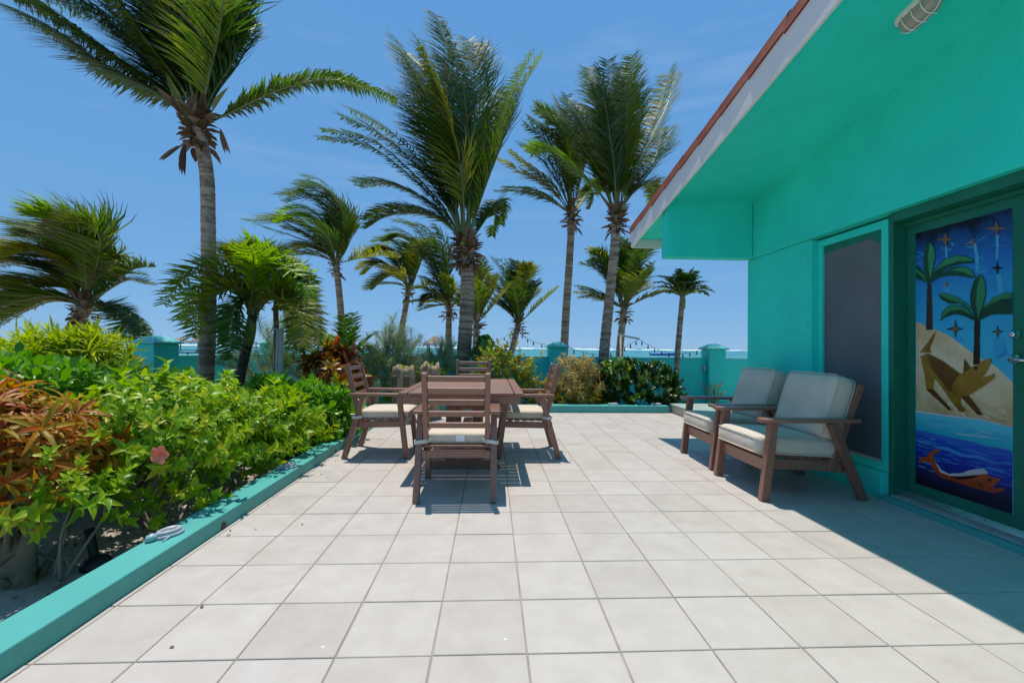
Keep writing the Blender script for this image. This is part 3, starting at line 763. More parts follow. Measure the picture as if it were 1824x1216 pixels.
# dog (angular, brown)
D0 = 'mural_dog'; D1 = 'mural_dog_dark'
def Af(p): return p
poly([(280, 928), (232, 1060), (245, 1085), (160, 1085)], 6, D0, A)                                              # tail
poly([(155, -20), (205, -42), (300, 5), (430, 98), (500, 170), (440, 215), (425, 300), (470, 352), (395, 320), (330, 235), (255, 130), (190, 60)], 6, D0, B)
poly([(205, -35), (300, 8), (420, 100), (380, 160), (360, 230), (300, 150), (230, 60)], 7, D1, B)
poly([(160, 0), (215, 40), (250, 130), (240, 205), (195, 205), (185, 110)], 7, D0, B)                             # hind thigh
poly([(195, 205), (242, 200), (372, 345), (345, 340)], 7, D1, B)                                                  # hind leg
poly([(330, 235), (400, 225), (450, 355), (420, 355)], 8, D0, B)                                                  # front leg
poly([(425, 250), (480, 240), (582, 375), (545, 375)], 7, D1, B)                                                  # front leg 2
poly([(430, 95), (560, 20), (630, -10), (638, 15), (590, 105), (565, 125), (662, 95), (655, 130), (560, 195), (480, 245), (420, 250), (390, 190)], 9, D0, B)   # head, open jaws
poly([(450, 90), (452, -5), (475, 25), (498, 60)], 9, D1, B)                                                      # ear
poly([(522, 50), (536, 46), (546, 58), (538, 72), (524, 68)], 10, 'mural_black', B)
# fish (long, red, pale back fin)
poly([(200, 660), (212, 635), (240, 612), (290, 606), (288, 622), (255, 632), (240, 660), (255, 700), (300, 755), (350, 780), (420, 778), (500, 765), (580, 755), (625, 790), (700, 808), (660, 850), (640, 870),
      (725, 872), (715, 890), (650, 902), (600, 892), (500, 862), (400, 832), (310, 805), (255, 770), (225, 705), (180, 690), (165, 700), (147, 700), (147, 670), (170, 655)], 6, 'mural_fish', B)
poly([(255, 690), (300, 748), (350, 772), (430, 768), (500, 745), (580, 738), (608, 755), (615, 772), (520, 780), (430, 790), (350, 786), (290, 762)], 7, 'mural_white', B)
poly([(350, 788), (430, 792), (560, 782), (500, 806), (420, 812)], 7, 'mural_black', B)
poly([(545, 820), (585, 855), (575, 880), (550, 850)], 7, 'mural_dog', B); poly([(615, 806), (630, 800), (640, 815), (628, 826), (615, 820)], 8, 'mural_black', B)
mural = hp(mu, 'painted_panel', MXs, 0, door)
mural['label'] = 'folk painting of palms, stars, a brown dog and a red fish'
# deadbolt and lever
for px, py, lever in ((1812, 595, False), (1816, 640, True)):
    p = atX(px, py, DX - .02); p = Vector((DX, 2.462, p.z))
    mb = MB(); mb.lathe([(0, 0), (.030, 0), (.028, .010), (.017, .014), (.017, .038 if lever else .028), (.014, .042 if lever else .031), (0, .042 if lever else .031)], 16)
    q = mb.build('lever_handle' if lever else 'deadbolt', 'chrome', door, True); q.location = (p.x - WX, p.y - 2.5, p.z); q.rotation_euler = (0, R(-90), 0)
    if lever:
        h2 = MB(); h2.tube([(DX - .036, 2.462, p.z), (DX - .05, 2.44, p.z), (DX - .052, 2.40, p.z - .003), (DX - .046, 2.365, p.z - .006)], [.011, .011, .010, .008], 8)
        hp(h2, 'lever', 'chrome', 0, door, True)

# ------------------------------------------------------------------ bulkhead lamp under the soffit
def soffit_hit(px, py):
    v = ray(px, py); o = Vector((0, 0, H))
    t_ = (2.735 + .153 * 4.78 - H) / (v.z + .153 * v.y); return o + v * t_
pa = soffit_hit(1612, 34); pb = soffit_hit(1664, -14)
cl = (pa + pb) / 2; dl = (pb - pa); L_ = .25
lamp = thing('bulkhead_lamp', 'oval caged bulkhead lamp fixed under the teal soffit', 'lamp', cl)
az = math.atan2(dl.y, dl.x)
lamp.rotation_euler = Euler((0, 0, 0)); Mx = Matrix.Rotation(-math.atan(.153), 4, 'X') @ Matrix.Rotation(az, 4, 'Z')
lamp.rotation_euler = Mx.to_euler()
def oval(mb, zz):
    n = 28; o = len(mb.v)
    for s, z in zz:
        for k in range(n):
            a = 2 * math.pi * k / n; c, q = math.cos(a), math.sin(a)
            e = .62
            mb.v.append(Vector((.125 * s * abs(c) ** e * (1 if c > 0 else -1), .062 * s * abs(q) ** e * (1 if q > 0 else -1), z)))
    for i in range(len(zz) - 1):
        for k in range(n):
            k2 = (k + 1) % n; mb.face((o+i*n+k, o+i*n+k2, o+(i+1)*n+k2, o+(i+1)*n+k))
    mb.face([o+(len(zz)-1)*n+k for k in range(n)])
mb = MB(); oval(mb, [(1.0, .0), (1.0, -.02), (.93, -.03), (.9, -.03)]); mb.build('base_plate', 'white_paint', lamp, True)
mb = MB(); oval(mb, [(.88, -.03), (.86, -.06), (.74, -.085), (.5, -.098), (.2, -.102)]); mb.build('glass', 'lamp_glass', lamp, True)
def ovp(s, a, z):
    c, q = math.cos(a), math.sin(a); e = .62
    return (.125*s*abs(c)**e*(1 if c > 0 else -1), .062*s*abs(q)**e*(1 if q > 0 else -1), z)
for xx in (-.055, 0, .055):
    mb = MB(); mb.tube([(xx, -.062, -.03), (xx, -.056, -.07), (xx, -.03, -.102), (xx, 0, -.107), (xx, .03, -.102), (xx, .056, -.07), (xx, .062, -.03)], .0035, 6); mb.build('guard_bar', 'white_paint', lamp, True)
mb = MB(); mb.tube([(-.125, 0, -.03), (-.115, 0, -.07), (-.08, 0, -.102), (0, 0, -.110), (.08, 0, -.102), (.115, 0, -.07), (.125, 0, -.03)], .0035, 6); mb.build('guard_bar', 'white_paint', lamp, True)

# ------------------------------------------------------------------ low wooden step platform by the house corner
dk = thing('wooden_platform', 'low weathered wooden platform step behind the armchairs', 'platform', (3.1, 5.4, 0))
mb = MB(); mb.box((.02, .02, 0), (1.55, 2.2, .115)); mb.build('skirt', 'post_wood', dk, bevel=.006)
for k in range(8):
    mb = MB(); mb.box((0, .275 * k, .118), (1.6, .275 * k + .265, .15)); mb.build('plank', 'whitewash_wood', dk, bevel=.005)
# ------------------------------------------------------------------ furniture
BL = 'brown_lumber'
def piece(root, name, fn, mat=BL, bevel=.005, smooth=False):
    mb = MB(); fn(mb); return mb.build(name, mat, root, smooth, bevel)
def cushion(root, name, size, r, c, M=None, puff=(.012, .004), mat='cushion_cloth', ties=()):
    mb = MB(); mb.rbox(size, r, 12, puff, c, M=M); cu = mb.build(name, mat, root, True)
    # piping round both edges
    M_ = M or Matrix.Identity(3); c = Vector(c); hx, hy, hz = (q / 2 for q in size)
    for zz in (hz - r * .30, -hz + r * .30):
        pts = []; k = r * .92
        for (sx, sy, a0) in ((1, 1, 0), (-1, 1, 90), (-1, -1, 180), (1, -1, 270)):
            for a in (0, 30, 60, 90):
                an = R(a0 + a); pts.append(c + M_ @ Vector((sx * (hx - r) + r * .97 * math.cos(an), sy * (hy - r) + r * .97 * math.sin(an), zz)))
        pts.append(pts[0])
        mb = MB(); mb.tube(pts, .0038, 6, cap=False); mb.build('piping', mat, cu, True)
    return cu

def dining_chair(label, loc, rz):
    root = thing('dining_chair', label, 'chair', loc, rz, 'dining chairs round the brown table')
    W = .59; xo = W / 2 - .024
    for s in (-1, 1):
        x = s * xo
        piece(root, 'leg', lambda m: m.bar((x, .022, .0), (x, .200, .612), .046, .052, (0, 1, .3)))                # rear leg, raked forward
        piece(root, 'leg', lambda m: m.bar((x, .622, .0), (x, .545, .612), .046, .050, (0, 1, .1)))               # front leg
        piece(root, 'arm', lambda m: m.prism([(x - .042, .075), (x + .042, .075), (x + .047, .30), (x + .047, .585), (x + .030, .612), (x - .030, .612), (x - .047, .585), (x - .047, .30)], 'z', .613, .638))
        xb = s * (xo - .047)
        piece(root, 'back_post', lambda m: m.bar((xb, .172, .315), (xb, .018, .915), .038, .046, (0, 1, .3)))
        piece(root, 'seat_rail', lambda m: m.bar((xb, .085, .322), (xb, .60, .332), .026, .062))
    piece(root, 'rear_rail', lambda m: m.box((-xo + .024, .088, .300), (xo - .024, .114, .352)))
    piece(root, 'front_rail', lambda m: m.box((-xo + .024, .566, .300), (xo - .024, .592, .362)))
    for k in range(5):
        z = .872 - .0855 * k; y = .172 + (z - .315) * (.018 - .172) / .6
        piece(root, 'back_slat', lambda m: m.bar((-xo + .067, y, z), (xo - .067, y, z), .021, .043, (0, -.25, 1)))
    for k in range(7):
        y = .125 + .072 * k
        piece(root, 'seat_slat', lambda m: m.box((-xo + .024, y, .366), (xo - .024, y + .048, .384)), bevel=.003)
    cu = cushion(root, 'seat_cushion', (.505, .485, .078), .034, (0, .395, .426))
    for s in (-1, 1):
        def band(m):
            xa = s * (xo - .088); xb = s * (xo + .030)
            pts = [(xa, .148, .418), (s * (xo - .05), .118, .414), (xb, .100, .406), (xb + s * .003, .150, .404), (s * (xo + .012), .19, .408)]
            for a, b in zip(pts, pts[1:]): m.bar(a, b, .006, .027)
        mb = MB(); band(mb); mb.build('tie_strap', 'white_rope', cu, bevel=.002)
    piece(cu, 'care_tag', lambda m: m.box((-.008, .146, .405), (.058, .1505, .448)), 'tag_cloth', .001)
    for s in (-1, 1):
        for yy, zz in ((.115, .325), (.59, .33)):
            mb = MB(); mb.lathe([(0, 0), (.006, 0), (.005, .003), (0, .003)], 8); q = mb.build('bolt', 'dark_metal', root); q.location = (s * (xo + .0235), yy, zz); q.rotation_euler = (0, R(90 * s), 0)
    return root
dining_chair('brown slatted dining chair with its back to the open tiles, care tag showing', (-.248, 3.12, 0), R(0))
dining_chair('brown slatted dining chair beside the leafy bed, cushion tied on', (-1.445, 4.66, 0), R(-90))
dining_chair('brown slatted dining chair on the armchair side of the table', (.70, 4.65, 0), R(90))
dining_chair('brown slatted dining chair at the table end towards the carved stumps', (-.25, 6.25, 0), R(180))

# table: slatted top in a frame, apron, two trestles
tb = thing('dining_table', 'rectangular brown slatted dining table with trestle legs', 'table', (-.245, 4.47, 0))
TWd, TLn = 1.03, 1.64; tz = .722
for s in (-1, 1):
    piece(tb, 'end_board', lambda m: m.box((s*TWd/2 - (0 if s < 0 else .075), -TLn/2, tz - .026), (s*TWd/2 + (.075 if s < 0 else 0), TLn/2, tz)))
n = 16; pw = TLn / n
for k in range(n):
    piece(tb, 'plank', lambda m: m.box((-TWd/2 + .081, -TLn/2 + k*pw + .0035, tz - .025), (TWd/2 - .081, -TLn/2 + (k+1)*pw - .0035, tz - .0015)), bevel=.004)
for s in (-1, 1):
    piece(tb, 'apron', lambda m: m.box((-TWd/2 + .03, s*(TLn/2 - .035) - .014, tz - .095), (TWd/2 - .03, s*(TLn/2 - .035) + .014, tz - .027)))
    piece(tb, 'apron', lambda m: m.box((s*(TWd/2 - .035) - .014, -TLn/2 + .051, tz - .095), (s*(TWd/2 - .035) + .014, TLn/2 - .051, tz - .027)))
    y = s * .43
    piece(tb, 'foot', lambda m: m.prism([(-.33, 0), (-.22, 0), (-.20, .022), (.20, .022), (.22, 0), (.33, 0), (.335, .03), (.28, .075), (-.28, .075), (-.335, .03)], 'y', y - .035, y + .035))
    piece(tb, 'post', lambda m: m.box((-.16, y - .028, .076), (-.08, y + .028, .626))); piece(tb, 'post', lambda m: m.box((.08, y - .028, .076), (.16, y + .028, .626)))
    piece(tb, 'head_beam', lambda m: m.prism([(-.36, .694), (-.36, .66), (-.28, .628), (.28, .628), (.36, .66), (.36, .694)][::-1], 'y', y - .034, y + .034))
piece(tb, 'stretcher', lambda m: m.box((-.045, -.40, .27), (.045, .40, .33)))

# armchairs: deep seats facing the open terrace
def armchair(label, loc, rz):
    root = thing('armchair', label, 'armchair', loc, rz, 'armchairs against the house wall')
    W = .70; xo = W / 2 - .026
    # local +Y is forward
    for s in (-1, 1):
        x = s * xo
        piece(root, 'leg', lambda m: m.bar((x, .765, 0), (x, .695, .572), .050, .062, (0, 1, .1)))
        piece(root, 'leg', lambda m: m.bar((x, .012, 0), (x, .250, .572), .046, .062, (0, 1, .35)))
        piece(root, 'arm', lambda m: m.prism([(x - .046, .06), (x + .046, .06), (x + .055, .35), (x + .055, .765), (x + .035, .795), (x - .035, .795), (x - .055, .765), (x - .055, .35)], 'z', .573, .600))
        xb = s * (xo - .050)
        piece(root, 'back_post', lambda m: m.bar((xb, .230, .20), (xb, -.005, .845), .046, .050, (0, 1, .35)))
        piece(root, 'seat_rail', lambda m: m.bar((xb, .08, .232), (xb, .735, .262), .028, .075))
    piece(root, 'front_rail', lambda m: m.box((-xo + .026, .705, .205), (xo - .026, .735, .295)))
    piece(root, 'rear_rail', lambda m: m.box((-xo + .026, .15, .19), (xo - .026, .176, .265)))
    for k in range(5):
        z = .81 - .095 * k; y = .230 + (z - .20) * (-.235) / .645
        piece(root, 'back_slat', lambda m: m.bar((-xo + .072, y, z), (xo - .072, y, z), .022, .062, (0, -.35, 1)))
    for k in range(8):
        y = .15 + .074 * k; zz = .272 + .030 * k / 7
        piece(root, 'seat_slat', lambda m: m.box((-xo + .07, y, zz), (xo - .07, y + .052, zz + .018)), bevel=.003)
    Ms = Matrix.Rotation(R(3.0), 3, 'X')
    cushion(root, 'seat_cushion', (.58, .64, .135), .048, (0, .478, .378), Ms, (.022, .004))
    Mb = Matrix.Rotation(R(90 + 18), 3, 'X')
    cushion(root, 'back_cushion', (.585, .50, .165), .062, (0, .165, .665), Mb, (.03, .02))
    for s in (-1, 1):
        for yy, zz in ((.735, .25), (.72, .215)):
            mb = MB(); mb.lathe([(0, 0), (.006, 0), (.005, .003), (0, .003)], 8); q = mb.build('bolt', 'aluminium', root); q.location = (s * (xo + .0255), yy, zz); q.rotation_euler = (0, R(90 * s), 0)
    return root
armchair('brown armchair with grey cushions in front of the dark window screen', (2.755, 3.475, 0), R(90))
armchair('brown armchair with grey cushions in front of the teal corner pier', (2.80, 4.27, 0), R(90 - 1.5))

# ------------------------------------------------------------------ small lights on the kerbs
def kerb_light(label, x, y, z, rz, sc=1):
    o_ = thing('kerb_light', label, 'garden light', (x, y, z), rz, 'plastic garden lights set on the kerbs'); o_.scale = (sc,) * 3
    mb = MB(); mb.lathe([(.050, .001), (.054, .006), (.052, .014), (.045, .019)], 24, sx=1.35, sy=.85); mb.build('base_ring', 'grey_plastic', o_, True)
    mb = MB(); mb.lathe([(.046, .019), (.048, .026), (.044, .034), (.037, .037), (.034, .032), (.0, .030)], 24, sx=1.3, sy=.8); mb.build('rim', 'grey_plastic', o_, True)
    mb = MB(); mb.lathe([(.033, .0305), (.032, .0325), (.0, .0335)], 20, sx=1.3, sy=.8); mb.build('solar_lens', 'dark_glass_lens', o_, True)
    mb = MB(); mb.tube([(-.058, 0, .014), (-.075, 0, .018), (-.095, .0, .015), (-.105, 0, .010)], [.016, .022, .020, .008], 10); mb.build('spout', 'clear_plastic', o_, True)
    mb = MB(); mb.tube([(-.02, -.045, .012), (-.045, -.052, .004), (-.06, -.06, .003)], .004, 6); mb.build('clip', 'grey_plastic', o_, True)
plain('dark_glass_lens', (.16, .18, .21), .3)
p = atZ(301, 953, KH); kerb_light('grey plastic garden light on the kerb near the hibiscus stems', p.x, p.y, KH, R(62))
p = atZ(514, 833, KH); kerb_light('grey plastic garden light on the kerb near the foremost dining chair', p.x, p.y, KH, R(50), .95)
for px, lb in ((1096, 'grey plastic garden light on the end kerb before the dried yellow shrub'), (1173, 'grey plastic garden light on the end kerb before the dark clipped bush')):
    p = atZ(px, 722, KH + .03); kerb_light(lb, p.x, YF + .1, KH + .03, 0)

# ------------------------------------------------------------------ carved palm stumps on the terrace
def stump(label, px, Y, h, r, seed):
    p = atZ(px, 740, 0); x = (px - 877) / 788 * Y
    o_ = thing('carved_stump', label, 'tree stump', (x, Y, 0)); rs = random.Random(seed); n = 26; mb = MB()
    prof = [(1.25, 0), (1.12, .08), (1.0, .22), (.95, .45), (1.02, .65), (1.05, .80), (.94, .92), (.86, 1)]
    jag = [(.11 if k % 9 == 0 else .05 if k % 9 in (1, 8) else -.03) * rs.uniform(.6, 1.3) + .05 * math.sin(k * .7 + seed) for k in range(n)]
    for s, zz in prof:
        for k in range(n):
            a = 2 * math.pi * k / n; q = 1 + .05 * math.sin(5 * a + seed) + rs.uniform(-.025, .025)
            mb.v.append(Vector((r * s * q * math.cos(a), r * s * q * math.sin(a), h * zz + (jag[k] * h * .42 if zz == 1 else jag[k] * h * .3 if zz > .9 else 0))))
    m_ = len(prof)
    for k in range(n):   # inner rim
        v = mb.v[(m_ - 1) * n + k]; mb.v.append(Vector((v.x * .72, v.y * .72, v.z - .02)))
    for k in range(n): mb.v.append(Vector((r * .55 * math.cos(6.283 * k / n), r * .55 * math.sin(6.283 * k / n), h * .75)))
    for i in range(m_ + 1):
        for k in range(n):
            k2 = (k + 1) % n; mb.face((i*n+k, i*n+k2, (i+1)*n+k2, (i+1)*n+k), rs.uniform(.2, .8))
    mb.face([(m_ + 1) * n + k for k in range(n)], .1)
    mb.build('shell', 'stump_wood', o_, True)
    for a in (-2.2, -1.1, .1):      # hollowed dark eyes of the old leaf scars
        mb = MB(); q = MB(); c = Vector((r * 1.0 * math.cos(a), r * 1.0 * math.sin(a), h * .72))
        mb.rbox((r * .55, .05, h * .26), .024, 6, M=Matrix.Rotation(a + math.pi / 2, 3, 'Z'), c=c); mb.build('leaf_scar', 'dark_trunk', o_, True)
    mb = MB(); rs2 = random.Random(seed + 1)
    for k in range(26):
        a = rs2.uniform(0, 6.28); e = rs2.uniform(.2, 1.4); d = Vector((math.cos(a) * math.cos(e), math.sin(a) * math.cos(e), math.sin(e)))
        mb.leaf(Vector((d.x * .04, d.y * .04, h * .8)) + d * rs2.uniform(.02, .13), d, (0, 0, 1), rs2.uniform(.06, .11), .05, .2, .3, rs2.random())
    mb.build('sprout', 'hibiscus_leaf', o_)
leafm('stump_wood', [(.13, .085, .045), (.31, .225, .13), (.44, .35, .23)], .9, 0, .2, .1)
stump('carved pale palm stump planter next to the croton, dark hollow on its side', 722, 6.55, .80, .165, 3)
stump('smaller carved palm stump planter with a curled jagged rim', 768, 6.85, .82, .15, 8)
# ------------------------------------------------------------------ palms
WIND = Vector((-1.0, -.15, .05))
def frond(root, path, rs, leaf=.55, n=60, mat='palm_leaf', wind=.5, droop=.35, width=.030, dry=.0, start=.16, up=None, stiff=.0, plume=.12, r0=.020, angle=50, name='frond'):
    """one feather leaf: rachis along path, folded leaflets both sides, pushed by wind and weight"""
    m = len(path); mb = MB()
    mb.tube(path, lambda t: r0 * (1 - t) ** 1.1 + .0025, 5, .5, 1)
    seglen = [0]
    for a, b in zip(path, path[1:]): seglen.append(seglen[-1] + (b - a).length)
    L = seglen[-1]
    tone = rs.uniform(.0, .5); gseed = rs.uniform(0, 99)
    for i in range(n):
        t = start + (1 - start) * (i + rs.uniform(-.3, .3)) / (n - 1); t = min(.998, max(start, t))
        f = t * (m - 1); k = min(int(f), m - 2); u = f - k
        p = path[k].lerp(path[k + 1], u); T = (path[min(k + 2, m - 1)] - path[max(k - 1, 0)]).normalized()
        U = up or Vector((0, 0, 1))
        S = T.cross(U)
        if S.length < .15: S = T.cross(Vector((.35, -.8, .2)))
        S.normalize(); N = S.cross(T).normalized()
        pr = min(1, (t - start) / .16 + .45) * (1 - .62 * max(0, (t - .45) / .55) ** 1.6)
        gap = noise.noise(Vector((t * 9 + gseed, gseed, 0))); gs = 1 if noise.noise(Vector((t * 5, gseed * 2, 1))) > 0 else -1
        for sd in (-1, 1):
            if rs.random() < .05 or (gap > .33 and sd == gs): continue
            al = R(angle + (t - .5) * 34 + rs.uniform(-14, 14))
            d = S * sd * math.cos(math.pi / 2 - al + .0) * 1 + T * math.cos(al) + N * (.22 + rs.uniform(-plume, plume))
            d = (d + WIND * wind * .35).normalized()
            ll = leaf * pr * rs.uniform(.66, 1.15); w = width * (.75 + .4 * pr)
            q = p.copy(); vs_ = []
            wv = (T - d * T.dot(d)).normalized()
            for s in range(4):
                ww = w * (.55, 1, .72, 0)[s] * .5
                vs_.append((q - wv * ww, q + wv * ww))
                d = (d + WIND * wind * (.10 + .16 * s) * rs.uniform(.6, 1.3) + Vector((0, 0, -1)) * droop * (.14 + .2 * s) * rs.uniform(.6, 1.3)).normalized()
                q = q + d * ll / 3
            o = len(mb.v)
            mb.v += [vs_[0][0], vs_[0][1], vs_[1][0], vs_[1][1], vs_[2][0], vs_[2][1], vs_[3][0]]
            var = min(1, max(0, tone + rs.uniform(0, .5)))
            mi = 2 if rs.random() < .035 else 0; tip = 2 if rs.random() < dry * 1.5 else mi
            mb.face((o, o+1, o+3, o+2), var, mi); mb.face((o+2, o+3, o+5, o+4), var, mi); mb.face((o+4, o+5, o+6), var, tip)
    return mb.build(name, [mat, 'rachis', 'leaf_tip_dry'], root)
def sim(base, az, el, L, rs, wind=.5, grav=.6, n=12):
    """rachis bent by weight and wind"""
    d = Vector((math.cos(az) * math.cos(el), math.sin(az) * math.cos(el), math.sin(el))); p = Vector(base); out = [p.copy()]
    for i in range(n):
        t = i / n
        d = (d + WIND * wind * (.03 + .20 * t) + Vector((0, 0, -1)) * grav * (.03 + .16 * t)).normalized()
        p = p + d * L / n; out.append(p.copy())
    return out
def trunk(root, pts, r0, r1, seed=0, mat='palm_trunk', rings=14, name='trunk', flare=1.35):
    rs = random.Random(seed); L = sum((Vector(b) - Vector(a)).length for a, b in zip(pts, pts[1:]))
    n = max(24, int(L * rings * 2)); path = catmull(pts, n); sides = 14; mb = MB()
    ph = [rs.uniform(.96, 1.04) for _ in range(sides)]
    def rad(t): return (r0 + (r1 - r0) * min(1, t * 1.1)) * (1 + (flare - 1) * max(0, 1 - t * 9) ** 2)
    jit = [rs.uniform(.97, 1.03) for _ in range(n + 1)]
    mb.tube(path, rad, sides, .5, 0, True, lambda i, k: (1.018 if i % 2 else .985) * jit[i] * ph[k] * (1 + .02 * math.sin(i * 1.7 + k * 2.1)))
    fi = 0
    for i in range(n):
        v = .36 + rs.uniform(-.16, .14) - (.18 if rs.random() < .16 else 0)
        for k in range(sides): mb.a[fi] = v + rs.uniform(-.05, .05); fi += 1
    return mb.build(name, mat, root, True)
def husks(root, top, r, n, rs, size=.22, spread=1.0, mat='husk'):
    """old leaf bases wrapped round the crown: each its own boot"""
    for k in range(n):
        a = 2.4 * k + rs.uniform(-.3, .3); lv = k / n
        z = -size * 1.3 + lv * size * 2.0
        e = -.55 + 1.6 * lv + rs.uniform(-.3, .3)
        d = Vector((math.cos(a) * math.cos(e), math.sin(a) * math.cos(e), math.sin(e)))
        p = Vector(top) + Vector((math.cos(a) * r * .8, math.sin(a) * r * .8, z))
        mb = MB(); v = rs.random()
        mb.leaf(p, d * spread + Vector((0, 0, .25)), (0, 0, 1) if abs(d.z) < .8 else (math.cos(a), math.sin(a), 0), size * rs.uniform(.7, 1.25), size * rs.uniform(.35, .6), rs.uniform(.3, .9), rs.uniform(-.3, .5), v, 'strap')
        mb.leaf(p + Vector((0, 0, -.02)), d * spread + Vector((rs.uniform(-.4, .4), rs.uniform(-.4, .4), -.1)), (0, 0, 1) if abs(d.z) < .8 else (math.cos(a), math.sin(a), 0), size * rs.uniform(.5, .9), size * .3, .7, .3, rs.random(), 'ovate')
        mb.build('leaf_base', mat, root)
def hanging(root, pts, w, rs):
    mb = MB(); P = [Vector(p) for p in pts]; d = P[-1] - P[0]
    for s in (-.25, 0, .25):
        mb.leaf(P[0], d + Vector((s * d.length, 0, 0)) * .35, (0, -1, .2), d.length * rs.uniform(.85, 1.1), w, .6, .05, rs.uniform(.0, .6), 'strap')
    mb.build('dead_leaf', 'husk', root)
def coconuts(root, c, rs, n=5, s=.07):
    for k in range(n):
        a = rs.uniform(0, 6.28); mb = MB(); mb.lathe([(0, -s), (s*.6, -s*.75), (s*.9, 0), (s*.62, s*.8), (0, s)], 8)
        q = mb.build('coconut', 'green_shaft', root, True); q.location = Vector(c) + Vector((math.cos(a) * s * 1.7, math.sin(a) * s * 1.7, rs.uniform(-.08, .06))); q.rotation_euler = (rs.uniform(-.6, .6), rs.uniform(-.6, .6), 0)
def spathe(root, p0, p1, w, var):
    mb = MB(); P0, P1 = Vector(p0), Vector(p1)
    mb.leaf(P0, P1 - P0, (0, -1, .1), (P1 - P0).length, w, .8, .1, var, 'ovate'); mb.build('spathe', 'rachis' if var > .5 else 'husk', root)

def palm(label, Y, trunk_px, r0, r1, fronds_px=(), nsim=14, dens=1.5, twins=1, L=3.0, leaf=.55, nl=55, seed=1, mats=('palm_leaf',), wind=.6, grav=.55,
         el=(.15, 1.35), az=None, husk_n=22, husk_s=.22, dry=.15, group='coconut palms bending in the wind', base_z=None, name='coconut_palm', width=.031, droop=.35, tmat='palm_trunk', flare=1.35, plume=.15):
    rs = random.Random(seed)
    tp = [atY(px, py, Y) for px, py in trunk_px]
    b = tp[0].copy()
    if base_z is not None and b.z > base_z + .05:
        d = (tp[0] - tp[1]).normalized(); tp.insert(0, tp[0] + d * ((tp[0].z - base_z) / max(.3, -d.z)))
        tp[0].z = base_z
    root = thing(name, label, 'palm tree', tp[0], 0, group)
    off = tp[0].copy(); tl = [p - off for p in tp]; top = tl[-1]
    trunk(root, tl, r0, r1, seed, tmat, flare=flare)
    if husk_n: husks(root, top, r1, husk_n, rs, husk_s)
    for item in fronds_px:
        pts, dy = item[0], item[1]; kw = item[2] if len(item) > 2 else {}
        P = [top + Vector((rs.uniform(-.05, .05), rs.uniform(-.05, .05), 0))]
        m = len(pts)
        for i, (px, py) in enumerate(pts): P.append(atY(px, py, Y + dy * ((i + 1) / m) ** 1.2) - off)
        path = catmull(P, 16)
        k = dict(leaf=leaf, n=nl, mat=rs.choice(mats), wind=wind, droop=droop, dry=dry, width=width, plume=plume); k.update(kw)
        k['n'] = int(k['n'] * dens)
        frond(root, path, rs, **k)
        for tw in range(twins):        # neighbours of the same whorl
            J = rs.uniform(14, 30); dx, dy_ = rs.uniform(-J, J), rs.uniform(-J * .6, J); dd = rs.uniform(-.7, .9)
            P = [top + Vector((rs.uniform(-.06, .06), rs.uniform(-.06, .06), 0))]
            for i, (px, py) in enumerate(pts): f_ = ((i + 1) / m); P.append(atY(px + dx * f_, py + dy_ * f_, Y + (dy + dd) * f_ ** 1.2) - off)
            frond(root, catmull(P, 16), rs, **k)
    for i in range(nsim):
        a = (az[0] + (az[1] - az[0]) * rs.random()) if az else 2.4 * i + rs.uniform(-.3, .3)
        e = el[0] + (el[1] - el[0]) * ((i + .5) / nsim) + rs.uniform(-.1, .1)
        path = sim(top + Vector((math.cos(a) * r1 * .5, math.sin(a) * r1 * .5, .02)), a, e, L * rs.uniform(.85, 1.1), rs, wind, grav)
        frond(root, path, rs, leaf=leaf, n=int(nl * dens), mat=rs.choice(mats), wind=wind, droop=droop, dry=dry, width=width)
    return root, top, off, rs

PL = ('palm_leaf',); PM = ('palm_leaf', 'palm_leaf', 'palm_leaf_yellow'); PY = ('palm_leaf', 'palm_leaf_yellow', 'palm_leaf_yellow')
g0 = GZ - .05
# big palm at the left, crown running out of the picture
root, top, off, rs = palm('tall coconut palm beside the left pillar, one frond streaming right, dead leaves hanging', 7.0,
    [(366, 690), (370, 600), (372, 500), (371, 400), (368, 310), (353, 225)], .118, .098,
    [([(300, 165), (190, 90), (80, 10), (0, -30)], 0.4, dict(droop=.7, wind=.5)), ([(325, 130), (285, 40), (240, -60), (170, -150)], 0.7, dict(mat='palm_leaf')),
     ([(372, 140), (395, 30), (405, -80), (395, -170)], 0.3, dict(mat='palm_leaf_bright')), ([(385, 150), (425, 60), (440, -20), (425, -90)], 1.4),
     ([(400, 205), (500, 157), (600, 140), (705, 178)], 1.0, dict(leaf=.42, droop=.8, wind=.15, start=.24)), ([(310, 160), (230, 60), (140, -30), (40, -90)], 1.3),
     ([(340, 120), (330, 0), (290, -110), (200, -190)], 1.2), ([(355, 110), (360, -20), (340, -140), (260, -220)], 0.8), ([(320, 150), (260, 70), (200, -10), (110, -60)], 0.1, dict(leaf=.5)),
     ([(370, 120), (400, 0), (390, -120), (330, -200)], 1.1), ([(300, 150), (215, 60), (130, 0), (30, -20)], 1.8), ([(335, 130), (300, 10), (240, -70), (150, -130)], 1.7), ([(380, 165), (415, 110), (432, 60), (440, 30)], 0.8, dict(leaf=.5)), ([(290, 170), (190, 120), (110, 60), (40, 25)], 1.1, dict(droop=.7)), ([(330, 110), (310, -10), (270, -90), (190, -160)], 0.2, dict(leaf=.9))],
    nsim=0, twins=2, L=3.2, leaf=.90, nl=78, seed=4, mats=PL, wind=.75, husk_n=40, husk_s=.26, dry=.12, base_z=g0)
tr = lambda px, py, Y=7.0, o=None: atY(px, py, Y) - o
